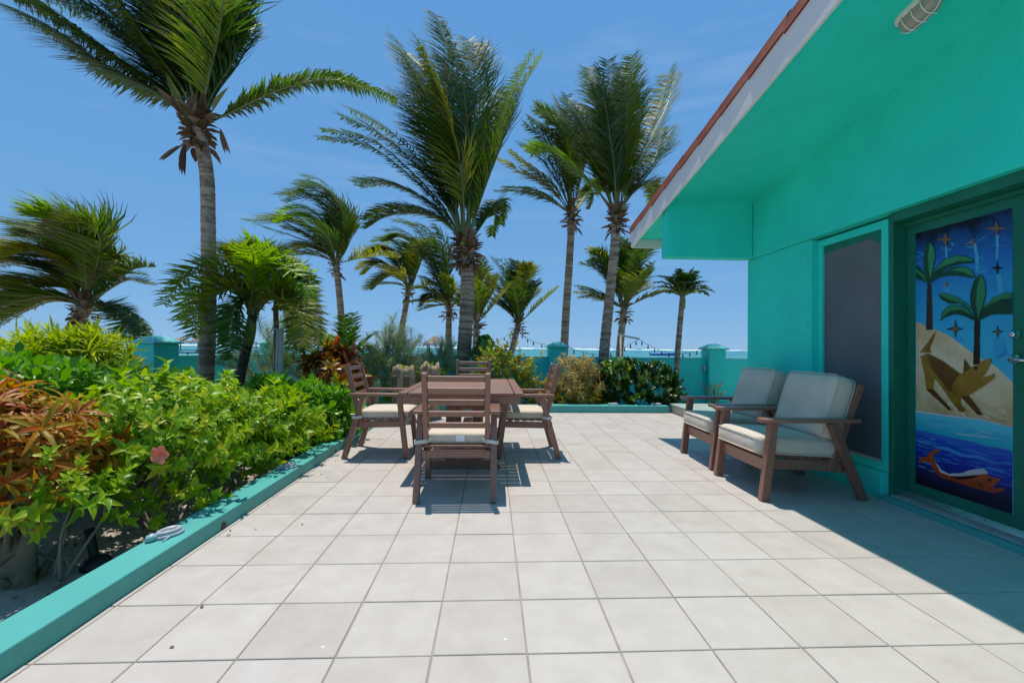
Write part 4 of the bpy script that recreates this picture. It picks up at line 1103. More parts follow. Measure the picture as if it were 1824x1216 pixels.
hanging(root, [tr(326, 258, 6.9, off), tr(282, 286, 6.8, off)], .06, rs); hanging(root, [tr(330, 255, 6.85, off), tr(322, 312, 6.8, off)], .07, rs); hanging(root, [tr(392, 228, 6.9, off), tr(406, 278, 6.85, off)], .05, rs)
for a, b_, w, v in (((330, 205), (270, 148), .10, .2), ((335, 205), (288, 122), .11, .9), ((378, 200), (404, 152), .09, .8), ((330, 210), (300, 160), .12, .1)): spathe(root, tr(*a, 6.88, off), tr(*b_, 6.8, off), w, v)
# centre palm
root, top, off, rs = palm('coconut palm with shaggy brown leaf bases behind the dining table', 9.1,
    [(822, 690), (826, 640), (831, 560), (833, 500), (830, 445)], .161, .136,
    [([(835, 330), (822, 210), (800, 100), (778, 28)], 1.3), ([(815, 320), (780, 210), (740, 130), (704, 68)], 0.9), ([(818, 310), (790, 200), (758, 130), (725, 95)], 1.6),
     ([(855, 360), (892, 260), (925, 170), (966, 100)], 1.0, dict(mat='palm_leaf_bright', leaf=.6)), ([(842, 330), (846, 220), (843, 120), (835, 72)], 1.5), ([(838, 330), (832, 220), (824, 150), (812, 100)], 0.6),
     ([(790, 375), (735, 318), (660, 262), (567, 246)], 0.8, dict(dry=.35, leaf=.5)), ([(792, 350), (745, 285), (690, 230), (622, 195)], 1.4), ([(785, 380), (730, 340), (680, 322), (630, 325)], 1.6, dict(leaf=.6)),
     ([(800, 350), (770, 270), (740, 210), (700, 160)], 1.9), ([(862, 395), (882, 360), (893, 365), (892, 400)], 1.6, dict(leaf=.42, droop=.9)), ([(850, 350), (872, 270), (880, 210), (884, 160)], 1.9),
     ([(822, 320), (800, 220), (775, 140), (745, 70)], 0.3, dict(mat='palm_leaf_yellow')), ([(795, 395), (740, 372), (690, 372), (650, 392)], 0.5, dict(leaf=.5)), ([(808, 340), (785, 260), (768, 190), (740, 130)], 1.2)],
    nsim=0, twins=1, L=3.6, leaf=.95, nl=85, seed=9, mats=PL, wind=.7, husk_n=75, husk_s=.27, dry=.1, base_z=g0, width=.030)
coconuts(root, top + Vector((0, -.1, .05)), rs, 4, .06)
# right-hand near palm with the light wire
root, top, off, rs = palm('coconut palm wound with a white light wire, behind the dark clipped bush', 9.15,
    [(1072, 690), (1077, 620), (1085, 540), (1093, 460), (1099, 385)], .122, .088,
    [([(1112, 290), (1122, 190), (1132, 98)], 1.4), ([(1098, 290), (1090, 190), (1082, 108)], 1.0), ([(1085, 290), (1062, 190), (1045, 122)], 1.5), ([(1122, 320), (1152, 250), (1178, 185), (1194, 122)], 1.1, dict(mat='palm_leaf_yellow')),
     ([(1072, 320), (1032, 255), (1000, 215), (965, 200)], 1.0), ([(1060, 335), (1010, 290), (975, 262), (942, 268)], 1.1, dict(mat='palm_leaf_bright')), ([(1104, 290), (1108, 190), (1105, 120)], 1.9), ([(1080, 300), (1045, 215), (1015, 178)], 1.9),
     ([(1130, 335), (1160, 295), (1172, 265), (1178, 230)], 1.7), ([(1092, 290), (1078, 200), (1062, 150)], 0.6), ([(1114, 300), (1132, 220), (1140, 150)], 0.7), ([(1126, 345), (1150, 330), (1162, 335), (1160, 360)], 1.5, dict(leaf=.4)),
     ([(1068, 310), (1030, 230), (1000, 190)], 1.5)],
    nsim=0, L=2.8, leaf=.70, nl=70, seed=14, mats=PM, wind=.45, husk_n=40, husk_s=.24, base_z=g0)
coconuts(root, top + Vector((-.02, -.12, .1)), rs, 3, .075)
pth = catmull([p - off for p in [atY(px, py, 9.15) for px, py in ((1073, 680), (1077, 620), (1085, 540), (1093, 460), (1098, 405))]], 150)
mb = MB(); mb.tube([p + Vector((math.cos(i * .62), math.sin(i * .62), 0)) * (.131 - .040 * i / 150) for i, p in enumerate(pth)], .0045, 5); mb.build('light_wire', 'white_rope', root, True)
# palm left of it, beyond the wall
root, top, off, rs = palm('tall slim coconut palm beyond the wall pillar with string lights', 13.0,
    [(1004, 640), (1008, 560), (1014, 470), (1019, 380)], .125, .10,
    [([(985, 330), (945, 300), (908, 268)], -.3, dict(dry=.5, leaf=.45)), ([(975, 350), (940, 338), (895, 333)], -.6, dict(leaf=.4, droop=.7)), ([(1000, 310), (970, 250), (935, 222)], .2), ([(1010, 290), (990, 220), (955, 190)], -.2), ([(1018, 280), (1005, 210), (985, 168)], .4),
     ([(1005, 300), (975, 235), (945, 210)], .8), ([(1035, 320), (1048, 270), (1050, 220)], .4), ([(990, 320), (955, 275), (925, 258)], .9), ([(1040, 345), (1062, 325), (1072, 340)], .3, dict(leaf=.4)), ([(1020, 290), (1020, 220), (1010, 170)], .8),
     ([(1045, 350), (1058, 345), (1050, 372)], -.4, dict(leaf=.35))],
    nsim=0, L=3, leaf=.8, nl=55, seed=22, mats=PY, wind=.5, husk_n=26, husk_s=.3, base_z=g0 - .2)
# far-left wind-swept palm
palm('windswept coconut palm leaning right behind the yellow-green mound plant', 10.0,
    [(110, 640), (122, 605), (138, 572), (150, 548)], .165, .13,
    [([(165, 480), (165, 420), (150, 385), (105, 372)], .2), ([(172, 470), (176, 420), (160, 390), (125, 385)], -.4), ([(150, 480), (120, 430), (70, 400), (20, 400)], .4), ([(140, 490), (100, 455), (50, 440), (-10, 450)], -.5), ([(135, 505), (95, 480), (40, 470), (-30, 480)], .5, dict(mat='palm_leaf_yellow')),
     ([(130, 515), (90, 500), (40, 500), (-30, 515)], -.3, dict(mat='palm_leaf_yellow')), ([(125, 530), (85, 525), (30, 535), (-40, 555)], -.6, dict(mat='palm_leaf_yellow', dry=.6)), ([(128, 535), (90, 530), (40, 548), (-20, 580)], .5, dict(dry=.5)), ([(178, 500), (200, 460), (212, 455), (214, 472)], .3, dict(leaf=.5)),
     ([(185, 515), (220, 490), (240, 487), (258, 490)], -.2, dict(dry=.5, leaf=.45)), ([(185, 542), (215, 550), (245, 575), (262, 598)], -.2, dict(dry=.6, leaf=.5)), ([(155, 480), (140, 420), (100, 390), (60, 385)], -.9, dict(mat='palm_leaf_bright')), ([(160, 490), (150, 440), (110, 415), (50, 420)], .9), ([(145, 500), (105, 465), (60, 455), (0, 465)], 1.0)],
    nsim=0, twins=2, leaf=.95, nl=62, seed=31, mats=PM, wind=1.0, droop=.25, husk_n=30, husk_s=.3, dry=.25, base_z=g0 - .05)
# mid-distance palms beyond the wall
def far_palm(label, Y, tp, cr, seed, mats=PM, wind=.9, n=14, leaf=.62, L=2.6, el=(-.15, 1.35), extra=(), **kw):
    return palm(label, Y, tp, kw.pop('r0', .13), kw.pop('r1', .10), extra, nsim=int(n * 1.9), twins=kw.pop('twins', 0), L=L, leaf=leaf, nl=kw.pop('nl', 42), seed=seed, mats=mats, wind=wind, husk_n=kw.pop('hn', 14), husk_s=.3, base_z=kw.pop('bz', g0 - .3), el=el, **kw)
far_palm('bushy coconut palm with swept-over crown above the feathery shrubs', 15.5, [(609, 640), (608, 570), (603, 510), (598, 470)], 0, 41, wind=.9, n=3, L=2.2, leaf=.85, twins=2, nl=50, el=(.2, 1.2),
    extra=[([(612, 430), (612, 370), (580, 335), (540, 335)], .2), ([(605, 430), (590, 370), (555, 345), (515, 350)], -.4), ([(585, 440), (555, 405), (510, 390), (450, 395)], .1, dict(dry=.5)), ([(580, 450), (545, 430), (505, 415), (470, 405)], .5),
           ([(590, 430), (570, 385), (535, 370), (500, 380)], -.6, dict(mat='palm_leaf_bright')), ([(615, 440), (620, 400), (610, 360), (585, 340)], .3, dict(mat='palm_leaf_yellow')), ([(600, 430), (600, 370), (570, 330), (535, 325)], .6), ([(585, 455), (555, 440), (520, 440), (490, 450)], -.3)])
far_palm('coconut palm with pale drooping crown, its bare trunk bowed to the right', 17.0, [(708, 640), (713, 600), (722, 550), (728, 515)], 0, 45, mats=PY, wind=1.1, n=3, L=1.8, leaf=.75, twins=2, nl=46, el=(.2, 1.2),
    extra=[([(735, 470), (735, 430), (715, 420), (690, 430)], .2), ([(715, 480), (695, 450), (675, 445), (655, 455)], -.3, dict(dry=.5)), ([(715, 490), (690, 470), (670, 470), (650, 488)], .3), ([(740, 480), (750, 450), (760, 440), (775, 452)], .2), ([(725, 470), (710, 435), (690, 425), (665, 432)], .6), ([(720, 495), (700, 490), (680, 500), (665, 515)], -.2)])
far_palm('half-hidden coconut palm rising just left of the shaggy trunk, dark crown blown left', 15.0, [(800, 650), (799, 600), (800, 545)], 0, 47, mats=PM, wind=.8, n=7, L=1.45, leaf=.5, el=(-.1, 1.2), dry=.4, twins=1,
    extra=[([(785, 500), (765, 440), (735, 400), (703, 394)], 0, dict(mat='palm_leaf', leaf=.7)), ([(792, 490), (778, 435), (760, 405), (735, 400)], .4, dict(mat='palm_leaf', leaf=.8)), ([(797, 480), (792, 430), (775, 400)], -.3, dict(mat='palm_leaf', leaf=.8)), ([(785, 510), (765, 470), (745, 450), (720, 450)], .3, dict(mat='palm_leaf', leaf=.7)), ([(780, 530), (765, 525), (752, 535)], -.2, dict(dry=.7))])
far_palm('narrow upright coconut palm just right of the shaggy trunk', 14.0, [(846, 650), (848, 610), (849, 575)], 0, 51, wind=.35, n=4, L=1.6, leaf=.5, el=(.8, 1.5), grav=.4, twins=1,
    extra=[([(852, 530), (862, 490), (860, 462)], .2), ([(858, 545), (872, 515), (876, 490)], -.2), ([(846, 530), (845, 500), (840, 478)], .2)])
far_palm('small coconut palm with the string lights hung from its leaning trunk', 15.5, [(906, 650), (914, 615), (924, 575)], 0, 55, wind=.3, n=3, L=1.7, leaf=.62, el=(.6, 1.4), grav=.35, mats=PM, twins=2, nl=46,
    extra=[([(922, 530), (915, 490), (900, 462)], .2), ([(930, 530), (938, 490), (930, 468)], -.3, dict(mat='palm_leaf_yellow')), ([(938, 540), (952, 520), (955, 500)], .2), ([(910, 545), (890, 515), (868, 490)], -.2), ([(905, 555), (885, 540), (862, 520)], .2, dict(leaf=.5)), ([(925, 520), (925, 485), (918, 465)], .5)])
far_palm('coconut palm with a wooden arm carrying string lights', 13.5, [(1102, 650), (1106, 600), (1112, 548)], 0, 59, wind=.25, n=3, L=1.6, leaf=.68, el=(.4, 1.3), grav=.4, mats=PY, twins=2, nl=48,
    extra=[([(1115, 500), (1110, 450), (1095, 427)], .2), ([(1125, 500), (1140, 465), (1148, 447)], -.2), ([(1090, 510), (1065, 480), (1035, 470)], .2), ([(1120, 490), (1125, 450), (1120, 432)], .5, dict(mat='palm_leaf')), ([(1095, 500), (1075, 460), (1055, 447)], -.4), ([(1130, 520), (1148, 500), (1155, 480)], .3), ([(1080, 535), (1050, 522), (1022, 520)], -.1, dict(droop=.7, leaf=.5))])
# slender palm by the right wall, tight rounded crown
root, top, off, rs = palm('slender thin-trunked palm with small tufted crown before the teal wall', 9.0, [(1204, 690), (1207, 630), (1212, 570), (1216, 528)], .062, .055, (), nsim=22, L=.62, leaf=.20, twins=0, nl=26, seed=71, mats=PL, wind=.12, grav=1.0,
     el=(.45, 1.4), husk_n=0, dry=.05, base_z=g0, name='slender_palm', group='smaller garden palms', width=.03, droop=.7, tmat='palm_trunk', flare=1.1)
mb = MB(); mb.tube([top + Vector((0, 0, -.25)), top + Vector((0, 0, -.08)), top + Vector((0, 0, .05))], [.056, .06, .04], 10); mb.build('crown_shaft', 'green_shaft', root, True)
# Christmas palm by the hammock post: green shaft, arched fronds
def arch_palm(label, Y, tp, seed, fr, mats, shaft=True, leaf=.40):
    root, top, off, rs = palm(label, Y, tp, .075 if shaft else .045, .060 if shaft else .038, fr, nsim=0, leaf=leaf, nl=52, dens=1.2, twins=1, seed=seed, mats=mats, wind=.08, husk_n=0, dry=.25, base_z=g0, name='arching_palm', group='smaller garden palms', width=.026, droop=.20, tmat='dark_trunk' if shaft else 'palm_trunk', plume=.45)
    if shaft:
        lo = root.children[0]
        a, b_ = [p - off for p in (atY(*tp[-2], Y), atY(*tp[-1], Y))]
        mb = MB(); mb.tube(catmull([a, a.lerp(b_, .5), b_ + Vector((.0, 0, .08))], 8), [.066, .070, .073, .074, .072, .068, .062, .055, .045], 12); mb.build('crown_shaft', 'green_shaft', root, True)
    return root
PB = ('palm_leaf_bright', 'palm_leaf_bright', 'palm_leaf_bright', 'palm_leaf_yellow')
arch_palm('short bright green palm with arching fronds and green crown shaft', 6.4, [(424, 690), (431, 655), (441, 615), (451, 560)], 81,
    [([(420, 505), (385, 475), (340, 480), (310, 520)], -.3), ([(425, 520), (390, 520), (352, 545), (340, 600)], -.5, dict(mat='palm_leaf_yellow')), ([(430, 515), (400, 500), (345, 515), (318, 570)], .3), ([(440, 490), (430, 460), (420, 448), (400, 445)], .1),
     ([(450, 490), (455, 455), (462, 440), (470, 435)], -.1), ([(455, 490), (475, 460), (490, 450), (505, 455)], .4), ([(480, 520), (510, 505), (540, 510), (556, 540)], -.2), ([(475, 535), (505, 535), (530, 560), (535, 615)], -.4, dict(mat='palm_leaf_yellow')),
     ([(470, 505), (505, 480), (540, 485), (558, 505)], .4), ([(440, 530), (420, 545), (412, 580), (410, 620)], -.6, dict(mat='palm_leaf')), ([(450, 500), (446, 470), (440, 452), (430, 440)], -.4), ([(445, 505), (420, 470), (385, 455), (350, 470)], .6), ([(460, 500), (475, 475), (500, 470), (530, 490)], -.5)], PB)
arch_palm('thin palm with drooping browned fronds behind the hammock post', 6.9, [(494, 690), (493, 620), (492, 580), (491, 552)], 83,
    [([(505, 525), (530, 520), (552, 545), (556, 600)], -.2), ([(500, 520), (520, 500), (545, 505), (560, 530)], .3), ([(488, 520), (470, 505), (450, 510), (440, 540)], .3), ([(495, 515), (505, 490), (525, 480), (545, 485)], .2), ([(510, 540), (535, 550), (545, 580), (542, 625)], .2)], ('palm_leaf_yellow', 'palm_leaf'), False, .30)
# young trunkless palm
def young(label, px, py, Y, seed, n=11, L=1.1):
    rs = random.Random(seed); b = atY(px, py, Y); root = thing('young_palm', label, 'palm tree', (b.x, b.y, g0), 0, 'smaller garden palms')
    mb = MB(); mb.tube([(0, 0, 0), (0, 0, (b.z - g0) * .6), (0.0, 0, b.z - g0)], [.10, .075, .05], 10); mb.build('trunk', 'palm_trunk', root, True)
    for i in range(n):
        a = 2.4 * i; e = .25 + 1.1 * i / n
        frond(root, sim(Vector((0, 0, b.z - g0)), a, e, L * rs.uniform(.85, 1.15), rs, .1, .55), rs, leaf=.32, n=34, mat='palm_leaf_bright' if i % 3 == 0 else 'palm_leaf', wind=.12, droop=.35, width=.032, r0=.012)
young('young palm with short spreading fronds behind the red croton', 612, 655, 8.0, 91, 12, .95)
# far small palms at the frame's left edge: only the trunk end shows
# ------------------------------------------------------------------ shrubs: stems plus leaf clusters
def rosette(shape, n, L, w, e0, e1, seed, fold=.3, curl=.25, stem=.03, jitter=.25):
    rs = random.Random(seed); mb = MB()
    for k in range(n):
        a = 2.4 * k + rs.uniform(-.2, .2); e = e0 + (e1 - e0) * k / max(1, n - 1) + rs.uniform(-.12, .12)
        d = Vector((math.cos(a) * math.cos(e), math.sin(a) * math.cos(e), math.sin(e)))
        p = Vector((0, 0, stem * k / n)) + d * .008
        mb.leaf(p, d, (0, 0, 1) if e < 1.2 else (math.cos(a), math.sin(a), 0), L * rs.uniform(1 - jitter, 1 + jitter), w * rs.uniform(.85, 1.15), fold, curl, rs.random(), shape)
    return mb
def twig(shape, n, L, w, length, seed, fold=.3, curl=.25, spread=.9):
    rs = random.Random(seed); mb = MB(); bend = Vector((rs.uniform(-.3, .3), rs.uniform(-.3, .3), 1))
    for k in range(n):
        t = k / n; p = bend * length * t; a = 2.4 * k + rs.uniform(-.3, .3); e = .15 + .9 * t + rs.uniform(-.2, .2)
        d = Vector((math.cos(a) * math.cos(e) * spread, math.sin(a) * math.cos(e) * spread, math.sin(e)))
        mb.leaf(p, d, (0, 0, 1), L * rs.uniform(.7, 1.2), w * rs.uniform(.8, 1.2), fold, curl, rs.random(), shape)
    return mb
def needles(n, L, w, length, seed):
    rs = random.Random(seed); mb = MB(); bend = Vector((rs.uniform(-.4, .4), rs.uniform(-.4, .4), 1))
    for k in range(n):
        t = k / n; p = bend * length * t; a = 2.4 * k; e = .2 + .7 * rs.random()
        d = Vector((math.cos(a) * math.cos(e), math.sin(a) * math.cos(e), math.sin(e))); x = d.cross(Vector((.3, .5, .8))).normalized() * w
        q = p + d * L * rs.uniform(.6, 1.2); v = rs.random(); mb.add([p - x, p + x, q + x * .3, q - x * .3], [(0, 1, 2, 3)], v)
    return mb
CL = {
 'spoon': [rosette('spoon', 13, .115, .046, .05, 1.25, s, .25, .18).mesh('leaf_cluster', 'spoon_leaf', True) for s in range(4)],
 'hib': [twig('ovate', (17, 14, 19, 12, 16, 10)[s], (.052, .060, .042, .066, .054, .074)[s], (.028, .033, .024, .031, .031, .042)[s], (.12, .14, .10, .16, .12, .1)[s], s, (.3, .5, .2, .6, .35, .4)[s], (.25, .5, .1, .7, .3, .4)[s]).mesh('leaf_cluster', 'hibiscus_leaf', True) for s in range(6)],
 'mound': [rosette('strap', 16, .20, .022, .1, 1.35, s, .5, .35).mesh('leaf_cluster', 'mound_leaf', True) for s in range(4)],
 'croton': [rosette('strap', 15, .135, .026, -.6, 1.0, s, .5, .6, .07).mesh('leaf_cluster', 'croton_leaf', True) for s in range(5)],
 'redcroton': [rosette('ovate', 12, .15, .058, -.1, 1.1, s, .3, .3, .05).mesh('leaf_cluster', 'red_croton_leaf', True) for s in range(4)],
 'feather': [needles(46, .10, .0035, .22, s).mesh('leaf_cluster', 'feather_leaf', True) for s in range(4)],
 'flower': [twig('ovate', 14, .075, .026, .16, s).mesh('leaf_cluster', 'flower_bush_leaf', True) for s in range(4)],
 'gold': [twig('ovate', 12, .075, .032, .08, s).mesh('leaf_cluster', 'gold_leaf', True) for s in range(3)],
 'dry': [twig('strap', 14, .085, .018, .12, s, .6, .5).mesh('leaf_cluster', 'dry_leaf', True) for s in range(4)],
 'bush': [twig('ovate', 32, .045, .026, .12, s).mesh('leaf_cluster', 'bush_leaf', True) for s in range(4)],
 'grape': [rosette('ovate', 7, .13, .13, .1, .9, s, .1, .1, .08).mesh('leaf_cluster', 'seagrape_leaf', True) for s in range(3)],
}
def shrub(name, label, c, rad, n, kind, seed, base=None, stems=7, stem_r=.014, stem_mat='pale_stem', scale=(.65, 1.3), cat='shrub', low=-.55, up=.5, inner=.35, lump=.22, mat2=None, group=None, zmin=None, keep=None):
    """stems fan out from the base to leaf clusters spread through an uneven crown"""
    rs = random.Random(seed); c = Vector(c); base = Vector(base or (c.x, c.y, GZ - .05))
    root = thing(name, label, cat, base, 0, group)
    ends = []
    made = 0; tries = 0
    while made < n and tries < n * 6:
        tries += 1
        d = Vector((rs.gauss(0, 1), rs.gauss(0, 1), rs.gauss(0, 1)))
        if d.length < .01: continue
        d.normalize()
        if d.z < low: continue
        s = (1 - inner * rs.random() ** 1.5) * (1 + lump * noise.noise(d * 2.1 + Vector((seed, 0, 0))) * 2)
        p = c + Vector((d.x * rad[0] * s, d.y * rad[1] * s, d.z * rad[2] * s))
        if zmin is not None and p.z < zmin: continue
        if keep and not keep(p): continue
        o = link('leaf_cluster', rs.choice(CL[kind]), root)
        o.location = p - base
        ax = (d + Vector((0, 0, up)) + Vector((rs.gauss(0, .22), rs.gauss(0, .22), rs.gauss(0, .15)))).normalized()
        q = ax.to_track_quat('Z', 'Y'); o.rotation_mode = 'QUATERNION'
        from mathutils import Quaternion
        o.rotation_quaternion = q @ Quaternion((0, 0, 1), rs.uniform(0, 6.28)); k = rs.uniform(*scale); o.scale = (k, k, k)
        ends.append(p - base); made += 1
    rs.shuffle(ends)
    for e in ends[:stems]:
        mid = e * .5 + Vector((rs.uniform(-.10, .10), rs.uniform(-.10, .10), e.z * .05)); st = Vector((rs.uniform(-.07, .07), rs.uniform(-.07, .07), 0))
        mb = MB(); mb.tube(catmull([st, st * .6 + mid * .5 - Vector((0, 0, .02)), mid, e], 10), lambda t: stem_r * (1 - .65 * t), 7); mb.build('stem', stem_mat, root, True)
    return root
inx = lambda p: p.x < -1.66 or p.z > KH + .08
# along the kerb
shrub('hibiscus_bush', 'hibiscus bush with bare woody stems and one pink flower above the kerb', (-2.24, 2.98, .46), (.46, .48, .30), 290, 'hib', 3, (-2.06, 2.92, GZ), 20, .014, low=-.5, keep=inx)
hb = shrub('hibiscus_bush', 'yellow-green hibiscus bush between the pink-flowered one and the spoon-leaved shrubs', (-2.24, 3.70, .36), (.47, .46, .34), 290, 'hib', 5, (-2.1, 3.6, GZ), 8, .012, low=-.75, keep=inx)
shrub('hibiscus_bush', 'low hibiscus bush spilling over the kerb near the foremost garden light', (-2.14, 4.38, .28), (.43, .42, .30), 250, 'hib', 8, (-2.1, 4.3, GZ), 8, .012, low=-.5, keep=inx)
shrub('hibiscus_bush', 'thin leafy hibiscus shoots growing beside the gnarled croton trunk', (-2.30, 2.42, .28), (.30, .25, .28), 70, 'hib', 9, (-2.2, 2.45, GZ), 5, .010, low=-.5, keep=inx)
shrub('hibiscus_bush', 'low leafy hibiscus shoots filling in under the bare stems at the kerb', (-1.98, 3.30, .10), (.20, .55, .13), 45, 'hib', 10, (-1.95, 3.3, GZ), 8, .008, low=-.5, keep=inx)
# pink flower
pf = atY(286, 809, 2.52)
fl = thing('hibiscus_flower', 'single pink hibiscus flower on the front of the bush', 'flower', pf)
mb = MB()
for k in range(5):
    a = 6.283 * k / 5; mb.leaf((0, 0, 0), (math.cos(a), -.45, math.sin(a)), (0, -1, 0), .052, .045, .2, .3, .2 * k, 'spoon')
    mb.leaf((0, -.004, 0), (math.cos(a + .5), -.6, math.sin(a + .5)), (0, -1, 0), .040, .036, .2, .4, .2 * k, 'spoon')
mb.build('petals', 'petal_pink', fl); mb = MB(); mb.tube([(0, 0, 0), (.004, -.03, .006), (.01, -.055, .016)], [.004, .003, .004], 6); mb.build('stamen', 'petal_orange', fl)
# croton with a thick twisted trunk
cr = shrub('croton_bush', 'orange and yellow croton bush on a thick gnarled trunk', (-2.68, 2.48, .47), (.50, .42, .31), 295, 'croton', 11, (-2.42, 2.40, GZ), 9, .020, 'gnarled_bark', low=-.35, up=.3, scale=(.5, 1.0), keep=inx)
rs = random.Random(2)
def gnarl(root, pts, r, seed, mat='gnarled_bark', name='trunk'):
    rs = random.Random(seed); n = 18; ph = rs.uniform(0, 6); mb = MB()
    mb.tube(catmull(pts, n), lambda t: r[0] + (r[1] - r[0]) * t + .035 * max(0, 1 - t * 5), 12, .5, 0, True, lambda i, k: 1 + .14 * math.sin(k * 6.283 / 12 * 3 + ph + i * .25) + rs.uniform(-.05, .05)); mb.build(name, mat, root, True)
gnarl(cr, [(0, 0, -.06), (.01, .0, .10), (-.03, .01, .22), (-.10, .02, .36), (-.20, .05, .55)], (.062, .026), 1)
gnarl(cr, [(.0, 0, .06), (.05, .0, .17), (.07, .02, .30), (.12, .05, .45), (.16, .1, .6)], (.045, .02), 2)
gnarl(cr, [(-.02, .0, .12), (-.10, -.02, .22), (-.16, -.02, .34), (-.26, .0, .5)], (.045, .02), 3)
gnarl(cr, [(-.03, .02, -.02), (-.2, .03, -.02), (-.42, -.02, -.03), (-.6, .02, -.06)], (.05, .025), 4, name='root')
# black uplight tube beside the trunk
bp = atZ(172, 1000, GZ + .0)
ul = thing('garden_uplight', 'black plastic garden uplight standing beside the gnarled trunk', 'garden light', (bp.x, bp.y, GZ - .03))
mb = MB(); mb.tube([(0, 0, 0), (-.015, 0, .07), (-.04, .01, .15), (-.055, .01, .21)], [.024, .022, .022, .026], 12); mb.build('tube', 'black_plastic', ul, True)
mb = MB(); mb.lathe([(.0, 0), (.07, 0), (.072, .02), (.055, .05), (.03, .06), (0, .06)], 16); mb.build('foot', 'black_plastic', ul, True)
# spoon-leaved beach shrubs
sp = dict(stem_r=.013, stems=8, scale=(.85, 1.25), low=-.4, up=.75, inner=.3)
shrub('beach_shrub', 'tall spoon-leaved shrub behind the orange croton', (-3.55, 3.35, .50), (.80, .55, .44), 290, 'spoon', 21, **sp)
shrub('beach_shrub', 'spoon-leaved shrub below the pillar and yellow-green mound', (-3.25, 4.25, .30), (.75, .55, .40), 260, 'spoon', 22, **sp)
shrub('beach_shrub', 'spoon-leaved shrub around the foot of the tall leaning palm', (-3.15, 5.15, .10), (.75, .5, .44), 230, 'spoon', 23, **sp)
shrub('beach_shrub', 'spoon-leaved shrub at the foot of the hammock post', (-2.45, 5.55, .14), (.62, .55, .44), 210, 'spoon', 24, **sp)
shrub('beach_shrub', 'bright spoon-leaved shrub overhanging the kerb beside the dining chair', (-2.0, 5.15, .20), (.42, .5, .34), 200, 'spoon', 25, keep=inx, **sp)
shrub('beach_shrub', 'spoon-leaved shrub filling the gap behind the hibiscus bushes', (-2.95, 3.75, .32), (.55, .55, .33), 170, 'spoon', 27, **sp)
shrub('beach_shrub', 'spoon-leaved shrub at the edge beyond the orange croton', (-4.75, 3.9, .50), (.7, .7, .5), 200, 'spoon', 28, **sp)
shrub('mound_plant', 'yellow-green mound plant with narrow pointed leaves', (-4.70, 5.15, .50), (.66, .5, .70), 280, 'mound', 31, None, 4, .012, scale=(.8, 1.15), low=-.3, up=.9, inner=.25, cat='plant', lump=.12)
# beyond the bed
shrub('red_croton', 'red and yellow croton beside the hammock end', (-2.26, 6.5, .56), (.37, .34, .50), 130, 'redcroton', 41, None, 8, .014, low=-.7, up=.5, inner=.5)
shrub('feathery_shrub', 'grey-green feathery shrub behind the hammock post', (-3.65, 7.6, .62), (.62, .5, .78), 160, 'feather', 43, None, 10, .014, 'pale_stem', low=-.8, up=.8, inner=.7, scale=(.9, 1.5))
shrub('feathery_shrub', 'grey-green feathery shrub between the young palm and the carved stumps', (-1.70, 7.95, .72), (.5, .45, .60), 190, 'feather', 44, None, 10, .014, 'pale_stem', low=-.8, up=.9, inner=.7, scale=(.9, 1.5))
shrub('feathery_shrub', 'small feathery shrub against the shaggy palm trunk', (-.92, 8.4, .70), (.28, .3, .48), 90, 'feather', 45, None, 7, .012, 'pale_stem', low=-.8, up=.9, inner=.7, scale=(.8, 1.3))
shrub('feathery_shrub', 'feathery shrub spreading between hammock and young palm', (-2.9, 8.0, .45), (.42, .4, .50), 80, 'feather', 46, None, 8, .013, 'pale_stem', low=-.8, up=.9, inner=.7, scale=(.9, 1.4))
shrub('leafy_bush', 'small yellow-green bush behind the carved stumps', (-1.3, 7.95, .30), (.55, .3, .42), 120, 'hib', 47, None, 5, .012, scale=(.9, 1.4))
fb = shrub('flowering_bush', 'yellow-green bush dotted with orange flowers behind the table', (.21, 8.02, .48), (.58, .32, .57), 280, 'flower', 51, None, 9, .013, low=-.6, up=.9, inner=.45, scale=(.85, 1.3), lump=.3)
rs = random.Random(77)
for k in range(15):
    a = rs.uniform(0, 6.28); e = rs.uniform(.1, 1.3); d = Vector((math.cos(a) * math.cos(e) * .60, -abs(math.sin(a)) * math.cos(e) * .33, math.sin(e) * .60 + .62)); mb = MB()
    for q in range(9):
        b = rs.uniform(0, 6.28); f = rs.uniform(0, 1.3); mb.leaf((0, 0, 0), (math.cos(b) * math.cos(f), math.sin(b) * math.cos(f), math.sin(f)), (0, 0, 1), .045, .022, .2, .3, rs.random())
    mb.build('blossom', 'petal_orange', fb).location = d
shrub('gold_plant', 'bright yellow low plant next to the armrest of the right dining chair', (.86, 7.98, .16), (.34, .2, .30), 90, 'gold', 53, None, 4, .01, scale=(.8, 1.2))
shrub('leafy_bush', 'low green plant at the kerb under the yellow one', (1.05, 7.93, .06), (.32, .14, .20), 60, 'hib', 54, None, 3, .01)
shrub('dried_shrub', 'dried yellow-brown shrub left of the dark clipped bush', (1.55, 8.06, .42), (.44, .30, .45), 240, 'dry', 55, None, 9, .012, low=-.7, up=.7, inner=.5)
shrub('gold_plant', 'golden leaved plant at the foot of the dried shrub', (1.72, 7.92, .12), (.26, .18, .26), 80, 'gold', 56, None, 4, .01, scale=(.8, 1.2))
shrub('clipped_bush', 'dense dark green clipped bush behind the end kerb', (2.71, 8.08, .26), (.76, .36, .47), 300, 'bush', 57, None, 8, .014, low=-.5, up=.8, inner=.22, scale=(1.1, 1.75), lump=.14)
shrub('leafy_bush', 'light green sprigs sticking up out of the dark clipped bush', (2.36, 8.15, .62), (.30, .2, .24), 45, 'hib', 58, None, 5, .01, scale=(.8, 1.3))
shrub('seagrape_shrub', 'young sea grape with round leaves beside the shaggy trunk', (-.12, 8.8, .98), (.26, .25, .30), 26, 'grape', 59, None, 5, .012, low=-.8, inner=.8)
